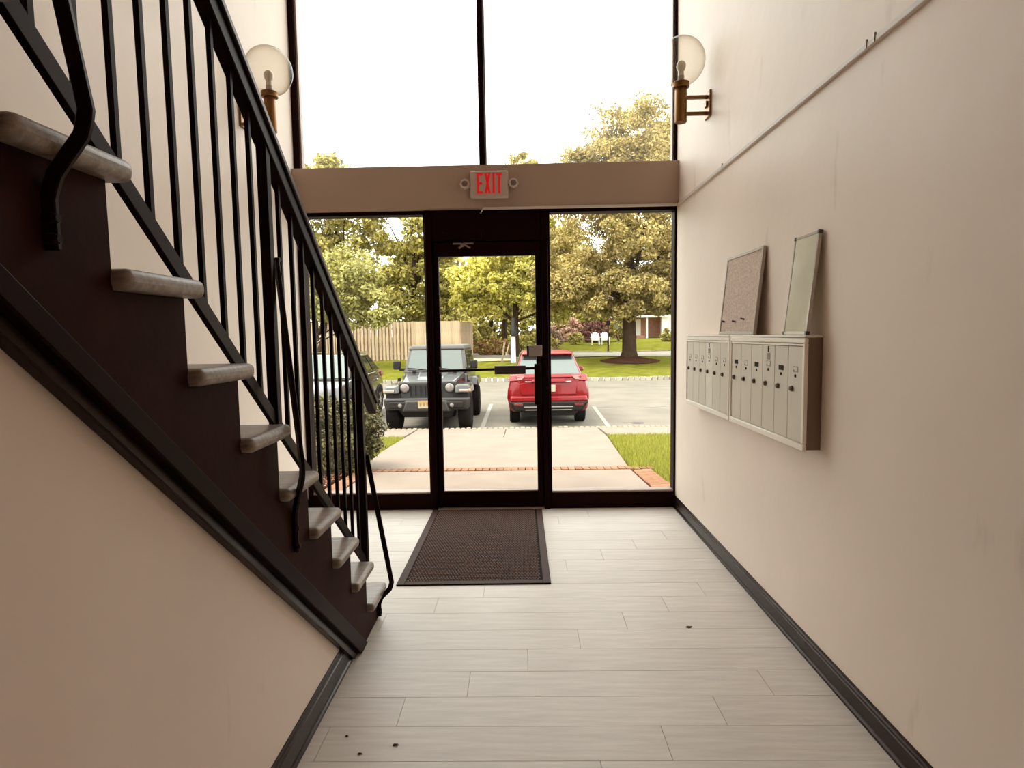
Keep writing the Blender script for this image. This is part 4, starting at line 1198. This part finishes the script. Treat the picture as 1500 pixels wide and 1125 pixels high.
    for s in (-1, 1):
        fb = [(s * .757, 1.62, 1.20), (s * .757, 3.95, 1.20)]; ft = [(s * .667, 1.93, 1.76), (s * .667, 3.85, 1.76)]
        if s < 0: fb, ft = fb[::-1], ft[::-1]
        for u0, u1 in ((.06, .36), (.40, .66), (.70, .95)):
            q = quad_on(fb, ft, u0, u1, 0.12, 0.9, 0.006)
            MB().panel([(X + p.x, Y + p.y, Z + p.z) for p in q], 0.012).build('side_window', M_cglass, c)
    # wipers
    for x0, x1 in ((-0.66, -0.12), (0.02, 0.50)):
        MB().tube([(X + x1, Y + 1.475, Z + 1.275), (X + (x0 + x1) / 2, Y + 1.50, Z + 1.31), (X + x0, Y + 1.52, Z + 1.335)], 0.011, 6).build('wiper', M_clad, c)
    # bumper
    M_bump = mat('bumper_plastic', (0.022, 0.018, 0.017), 0.45, spec=0.4)
    bp = hx('bumper', M_bump, [(-0.90, 0.10, 0.50), (0.90, 0.10, 0.50), (0.90, 0.40, 0.50), (-0.90, 0.40, 0.50)], [(-0.93, 0.06, 0.76), (0.93, 0.06, 0.76), (0.93, 0.40, 0.76), (-0.93, 0.40, 0.76)], bev=0.05, seg=3)
    hx('bumper_centre', M_bump, [(-0.50, 0.0, 0.47), (0.50, 0.0, 0.47), (0.58, 0.16, 0.47), (-0.58, 0.16, 0.47)], [(-0.42, 0.0, 0.72), (0.42, 0.0, 0.72), (0.52, 0.16, 0.72), (-0.52, 0.16, 0.72)], bp, bev=0.04)
    hx('valance', M_clad, [(-0.50, 0.22, 0.33), (0.50, 0.22, 0.33), (0.55, 0.45, 0.33), (-0.55, 0.45, 0.33)], [(-0.62, 0.12, 0.52), (0.62, 0.12, 0.52), (0.62, 0.45, 0.52), (-0.62, 0.45, 0.52)], bp, bev=0.02)
    for s in (-1, 1):
        bx_('fog_recess', M_clad, s * .42, s * .80, 0.015, 0.09, 0.555, 0.685, bp, bev=0.02)
    # number plate: yellow over white with dark figures
    plm = bpy.data.materials.new('number_plate_yellow'); plm.use_nodes = True
    n, l = plm.node_tree.nodes, plm.node_tree.links
    t = n.new('ShaderNodeTexCoord'); sx = n.new('ShaderNodeSeparateXYZ'); r = n.new('ShaderNodeValToRGB')
    r.color_ramp.elements[0].color = (0.34, 0.30, 0.22, 1); r.color_ramp.elements[1].color = (0.32, 0.18, 0.04, 1)
    l.new(t.outputs['Generated'], sx.inputs[0]); l.new(sx.outputs['Z'], r.inputs['Fac']); l.new(r.outputs['Color'], n['Principled BSDF'].inputs['Base Color'])
    pt = bx_('number_plate', plm, -0.165, 0.165, -0.022, -0.006, 0.555, 0.715, bp, bev=0.004, seg=1)
    for dx, w in ((-0.115, .010), (-0.098, .006), (-0.04, .009), (-0.022, .007), (0.03, .010), (0.052, .006), (0.105, .009)):
        bx_('plate_figure', mat('plate_figure_ink', (0.20, 0.12, 0.04), 0.7), dx - w, dx + w, -0.025, -0.021, 0.600, 0.672, pt, bev=0)
    bx_('chassis', M_dark, -0.55, 0.55, 0.5, 3.8, 0.30, 0.55, bev=0)
offroad()

# ---- generic crossover body: side profile + cabin
def arch(cy, r, n=8, z0=0.0):
    return [(cy + r * math.cos(a), z0 + r * math.sin(a)) for a in [math.pi - math.pi * k / n for k in range(n + 1)]]

# ---- red crossover, rear towards the hall
def red_car():
    X, Y, Z = 0.555, 13.62, ZLOT
    c = empty('crossover_car', (X, Y + 2.2, Z), 'red crossover car parked with its rear to the entrance', 'car')
    paint = mat('bright_red_paint', (0.16, 0.0011, 0.003), 0.3, spec=0.2, coat=0.3)
    f = lambda q: (X + q[0], Y + q[1], Z + q[2])
    def hx(name, m, b, t, p=c, bev=0.03, seg=3):
        return MB().hexa([f(q) for q in b], [f(q) for q in t]).build(name, m, p, bevel=bev, seg=seg)
    def bx_(name, m, x0, x1, y0, y1, z0, z1, p=c, bev=0.01, seg=2):
        return MB().box(X + x0, X + x1, Y + y0, Y + y1, Z + z0, Z + z1).build(name, m, p, bevel=bev, seg=seg)
    # lofted body shell: rings from rear to front (y, half width low, half width belt, z low, z shoulder, z top)
    rings = []
    for (y, wl_, wm, wt, z0, z1, z2, z3) in ((0.00, .70, .80, .66, .56, .68, .92, 1.00), (0.06, .84, .90, .78, .42, .66, .98, 1.06), (0.16, .88, .93, .82, .34, .66, 1.00, 1.16),
                                             (0.50, .89, .93, .83, .30, .68, 1.02, 1.17), (1.2, .88, .92, .84, .28, .66, 1.00, 1.12), (2.6, .88, .92, .84, .28, .66, .98, 1.08), (3.5, .88, .92, .82, .28, .66, .96, 1.04),
                                             (4.2, .86, .90, .74, .30, .64, .88, .95), (4.52, .70, .74, .58, .36, .60, .78, .84)):
        half = [(wl_ * .9, z0), (wl_, z0 + .06), (wm, z1), (wm * .985, (z1 + z2) / 2), (wt + (wm - wt) * .45, z2), (wt, z3 - .02), (wt * .8, z3)]
        rings.append([(-x, y, z) for x, z in half] + [(x, y, z) for x, z in half[::-1]])
    m = MB(); n = len(rings[0])
    m.v = [f(q) for rg in rings for q in rg]
    for i in range(len(rings) - 1):
        for k in range(n):
            m.f.append((i * n + k, i * n + (k + 1) % n, (i + 1) * n + (k + 1) % n, (i + 1) * n + k))
    m.f += [tuple(range(n)), tuple(range((len(rings) - 1) * n, len(rings) * n))[::-1]]
    m.build('body_shell', paint, c, bevel=0.02, seg=2, smooth=50)
    # tailgate panel: upper lip, recess, lower swell
    hx('tailgate', paint, [(-.62, -.03, .72), (.62, -.03, .72), (.62, .08, .72), (-.62, .08, .72)], [(-.70, .02, 1.10), (.70, .02, 1.10), (.74, .12, 1.16), (-.74, .12, 1.16)], bev=0.03)
    hx('tailgate_lip', paint, [(-.40, -.055, 1.02), (.40, -.055, 1.02), (.42, .02, 1.02), (-.42, .02, 1.02)], [(-.33, -.03, 1.08), (.33, -.03, 1.08), (.35, .02, 1.08), (-.35, .02, 1.08)], bev=0.012)
    hx('tailgate_shoulder', paint, [(-.74, 0.0, 1.12), (.74, 0.0, 1.12), (.80, .2, 1.12), (-.80, .2, 1.12)], [(-.70, .09, 1.19), (.70, .09, 1.19), (.76, .22, 1.19), (-.76, .22, 1.19)], bev=0.02)
    hx('bumper_swell', paint, [(-.88, -.06, .58), (.88, -.06, .58), (.90, .20, .58), (-.90, .20, .58)], [(-.84, -.05, .70), (.84, -.05, .70), (.88, .20, .74), (-.88, .20, .74)], bev=0.035)
    # cabin
    cbm, ctm = [(-.78, .12, 1.14), (.78, .12, 1.14), (.80, 3.35, 1.06), (-.80, 3.35, 1.06)], [(-.585, .62, 1.665), (.585, .62, 1.665), (.60, 2.25, 1.69), (-.60, 2.25, 1.69)]
    hx('cabin', paint, cbm, ctm, bev=0.07, seg=4)
    hx('spoiler', paint, [(-.60, .40, 1.615), (.60, .40, 1.615), (.62, .80, 1.64), (-.62, .80, 1.64)], [(-.56, .43, 1.655), (.56, .43, 1.655), (.57, .80, 1.70), (-.57, .80, 1.70)], bev=0.02)
    q = quad_on((cbm[0], cbm[1]), (ctm[0], ctm[1]), 0.035, 0.965, 0.06, 0.80, 0.012)
    MB().panel([f(p) for p in q], 0.012).build('rear_window', M_wsh, c)
    q = quad_on((cbm[0], cbm[1]), (ctm[0], ctm[1]), 0.07, 0.93, 0.66, 0.88, 0.020)
    MB().panel([f(p) for p in q], 0.010).build('rear_window_shade', M_dark, c)
    for s in (-1, 1):
        fb = [(s * .79, .12, 1.14), (s * .80, 3.35, 1.06)]; ft = [(s * .585, .62, 1.665), (s * .60, 2.25, 1.69)]
        if s < 0: fb, ft = fb[::-1], ft[::-1]
        for u0, u1 in ((.12, .30), (.34, .60), (.64, .9)):
            if s < 0: u0, u1 = 1 - u1, 1 - u0
            q = quad_on(fb, ft, u0, u1, 0.1, 0.88, 0.010)
            MB().panel([f(p) for p in q], 0.012).build('side_window', M_cglass, c)
        tl = hx('tail_lamp', M_lampr, [(s * .60, -.005, 1.05), (s * .90, .06, 1.03), (s * .90, .22, 1.03), (s * .60, .1, 1.05)][::s], [(s * .50, .03, 1.165), (s * .86, .09, 1.185), (s * .86, .24, 1.185), (s * .50, .12, 1.165)][::s], bev=0.02)
        hx('lamp_clear', mat('tail_lamp_clear', (0.28, 0.09, 0.07), 0.15, coat=0.5), [(s * .60, -.018, 1.075), (s * .70, .01, 1.07), (s * .70, .05, 1.07), (s * .60, .03, 1.075)][::s], [(s * .53, .012, 1.15), (s * .70, .03, 1.16), (s * .70, .07, 1.16), (s * .53, .06, 1.15)][::s], tl, bev=0.006)
        bx_('reflector', mat('rear_reflector', (0.10, 0.008, 0.008), 0.3), s * .58, s * .78, -.085, -.03, .485, .545, bev=0.012)
        MB().lathe((X + s * .60, Y - .02, Z + .365), [(0.048, .12), (0.048, -.05), (0.040, -.05), (0.036, .0)], 'y', 16).build('exhaust', M_clad, c, smooth=40)
        bx_('badge', M_chrome, s * .44 - .07, s * .44 + .07, -.028, -.005, 1.015, 1.035, bev=0.004)
        wheel(c, X + s * .775, Y + .92, 0.345, 0.235, s)
        wheel(c, X + s * .775, Y + 3.62, 0.345, 0.235, s)
        mi = hx('mirror', paint, [(s * .90, 2.62, 1.10), (s * 1.05, 2.64, 1.10), (s * 1.05, 2.75, 1.10), (s * .90, 2.78, 1.10)][::s], [(s * .90, 2.62, 1.23), (s * 1.03, 2.64, 1.22), (s * 1.03, 2.75, 1.22), (s * .90, 2.78, 1.23)][::s], bev=0.03)
        bx_('mirror_arm', M_clad, s * .82, s * .92, 2.66, 2.74, 1.08, 1.13, mi, bev=0.01)
    hx('lower_bumper', M_clad, [(-.74, -.04, .36), (.74, -.04, .36), (.84, .30, .34), (-.84, .30, .34)], [(-.90, -.075, .58), (.90, -.075, .58), (.91, .30, .60), (-.91, .30, .60)], bev=0.04)
    bx_('bumper_strip', mat('grey_bumper_strip', (0.16, 0.145, 0.135), 0.5), -.55, .55, -.082, -.04, .45, .475, bev=0.006)
    bx_('bumper_strip', mat('grey_bumper_strip', (0.16, 0.145, 0.135), 0.5), -.52, .52, -.075, -.04, .385, .405, bev=0.006)
    bx_('number_plate', mat('white_number_plate', (0.34, 0.29, 0.215), 0.6), -.155, .155, -.052, -.028, .80, .955, bev=0.004)
    bx_('underbody', M_dark, -.62, .62, .25, 4.1, .22, .40, bev=0)
    bx_('silencer', M_clad, -.5, .5, .30, .62, .24, .34, bev=0.04)
red_car()

# ---- dark suv, front towards the hall, left
def dark_suv():
    X, Y, Z = -4.93, 13.0, ZLOT
    c = empty('suv_car', (X, Y + 2.2, Z), 'dark suv at the left, partly hidden behind the stair balusters', 'car')
    paint = mat('black_brown_paint', (0.026, 0.019, 0.015), 0.25, metal=0.2, coat=0.7)
    f = lambda q: (X + q[0], Y + q[1], Z + q[2])
    def hx(name, m, b, t, p=c, bev=0.03, seg=3):
        return MB().hexa([f(q) for q in b], [f(q) for q in t]).build(name, m, p, bevel=bev, seg=seg)
    def bx_(name, m, x0, x1, y0, y1, z0, z1, p=c, bev=0.01, seg=2):
        return MB().box(X + x0, X + x1, Y + y0, Y + y1, Z + z0, Z + z1).build(name, m, p, bevel=bev, seg=seg)
    rings = []
    for (y, wl_, wm, wt, z0, z1, z2, z3) in ((0.00, .66, .70, .52, .34, .55, .72, .80), (0.12, .80, .84, .64, .26, .58, .80, .88), (0.45, .90, .93, .76, .24, .62, .90, .99), (1.35, .91, .945, .84, .24, .66, .99, 1.10),
                                             (2.4, .90, .945, .86, .24, .68, 1.02, 1.14), (3.6, .90, .945, .86, .26, .70, 1.05, 1.16), (4.3, .88, .92, .84, .30, .70, 1.06, 1.15), (4.62, .76, .80, .70, .40, .68, .98, 1.06)):
        half = [(wl_ * .9, z0), (wl_, z0 + .06), (wm, z1), (wm * .985, (z1 + z2) / 2), (wt + (wm - wt) * .45, z2), (wt, z3 - .02), (wt * .8, z3)]
        rings.append([(-x, y, z) for x, z in half] + [(x, y, z) for x, z in half[::-1]])
    m = MB(); n = len(rings[0])
    m.v = [f(q) for rg in rings for q in rg]
    for i in range(len(rings) - 1):
        for k in range(n):
            m.f.append((i * n + k, i * n + (k + 1) % n, (i + 1) * n + (k + 1) % n, (i + 1) * n + k))
    m.f += [tuple(range(n)), tuple(range((len(rings) - 1) * n, len(rings) * n))[::-1]]
    m.build('body_shell', paint, c, bevel=0.02, seg=2, smooth=50)
    cb2, ct2 = [(-.84, 1.18, 1.08), (.84, 1.18, 1.08), (.84, 4.45, 1.14), (-.84, 4.45, 1.14)], [(-.62, 2.02, 1.66), (.62, 2.02, 1.66), (.62, 3.75, 1.66), (-.62, 3.75, 1.66)]
    hx('cabin', paint, cb2, ct2, bev=0.07, seg=4)
    q = quad_on((cb2[0], cb2[1]), (ct2[0], ct2[1]), 0.04, 0.96, 0.06, 0.95, 0.012)
    MB().panel([f(p) for p in q], 0.012).build('windscreen', M_wsh, c)
    for s in (-1, 1):
        fb = [(s * .845, 1.18, 1.08), (s * .845, 4.45, 1.14)]; ft = [(s * .622, 2.02, 1.66), (s * .622, 3.75, 1.66)]
        if s < 0: fb, ft = fb[::-1], ft[::-1]
        for u0, u1 in ((.12, .42), (.45, .70), (.73, .92)):
            if s < 0: u0, u1 = 1 - u1, 1 - u0
            q = quad_on(fb, ft, u0, u1, 0.08, 0.86, 0.010)
            MB().panel([f(p) for p in q], 0.012).build('side_window', M_cglass, c)
        bx_('belt_trim', M_chrome, s * .848, s * .862, 1.5, 4.2, 1.10, 1.118, bev=0.003)
        for yy in (0.92, 3.72):
            MB().prism([(y2, z2) for y2, z2 in [(Y + p[0], Z + p[1]) for p in arch(yy, .43, 10, .36)]] + [(y2, z2) for y2, z2 in [(Y + p[0], Z + p[1]) for p in arch(yy, .37, 10, .36)[::-1]]], 'x', X + s * .86, X + s * .962).build('arch_trim', M_clad, c)
            MB().lathe(f((s * .80, yy, .365)), [(.38, -.14), (.38, .14)], 'x', 24).build('wheel_well', M_dark, c)
            wheel(c, X + s * .845, Y + yy, 0.355, 0.235, s, spokes=7)
        bx_('sill_trim', M_clad, s * .86, s * .935, 1.4, 3.3, .25, .38, bev=0.02)
        hl = hx('headlamp', M_lampw, [(s * .48, .02, .70), (s * .80, .12, .70), (s * .86, .40, .74), (s * .5, .3, .74)][::s], [(s * .46, .10, .80), (s * .76, .18, .83), (s * .84, .46, .86), (s * .5, .36, .82)][::s], bev=0.02)
        mi = hx('mirror', paint, [(s * .92, 1.70, 1.10), (s * 1.07, 1.72, 1.10), (s * 1.07, 1.85, 1.10), (s * .92, 1.86, 1.10)][::s], [(s * .92, 1.72, 1.25), (s * 1.05, 1.74, 1.24), (s * 1.05, 1.84, 1.24), (s * .92, 1.86, 1.25)][::s], bev=0.03)
        hx('tail_lamp', M_lampr, [(s * .72, 4.36, .98), (s * .90, 4.22, .98), (s * .90, 4.46, .98), (s * .72, 4.6, .98)][::s], [(s * .70, 4.34, 1.12), (s * .87, 4.22, 1.13), (s * .87, 4.44, 1.13), (s * .70, 4.56, 1.12)][::s], bev=0.015)
        for yy in (1.95, 3.0):
            bx_('door_handle', M_chrome, s * .935, s * .955, yy + .45, yy + .65, .93, .955, bev=0.004)
    gr = hx('grille', M_clad, [(-.42, -.03, .46), (.42, -.03, .46), (.46, .2, .46), (-.46, .2, .46)], [(-.50, .0, .76), (.50, .0, .76), (.5, .2, .76), (-.5, .2, .76)], bev=0.02)
    for zz in (.53, .60, .67):
        bx_('grille_bar', M_chrome, -.44, .44, -.035, -.01, zz, zz + .015, gr, bev=0.003)
    bx_('front_bumper', M_clad, -.72, .72, -.03, .25, .24, .40, bev=0.05)
    bx_('roof_rail', M_chrome, .60, .63, 2.2, 3.7, 1.675, 1.70, bev=0.005)
    bx_('roof_rail', M_chrome, -.63, -.60, 2.2, 3.7, 1.675, 1.70, bev=0.005)
    bx_('underbody', M_dark, -.7, .7, .4, 4.3, .2, .42, bev=0)
dark_suv()
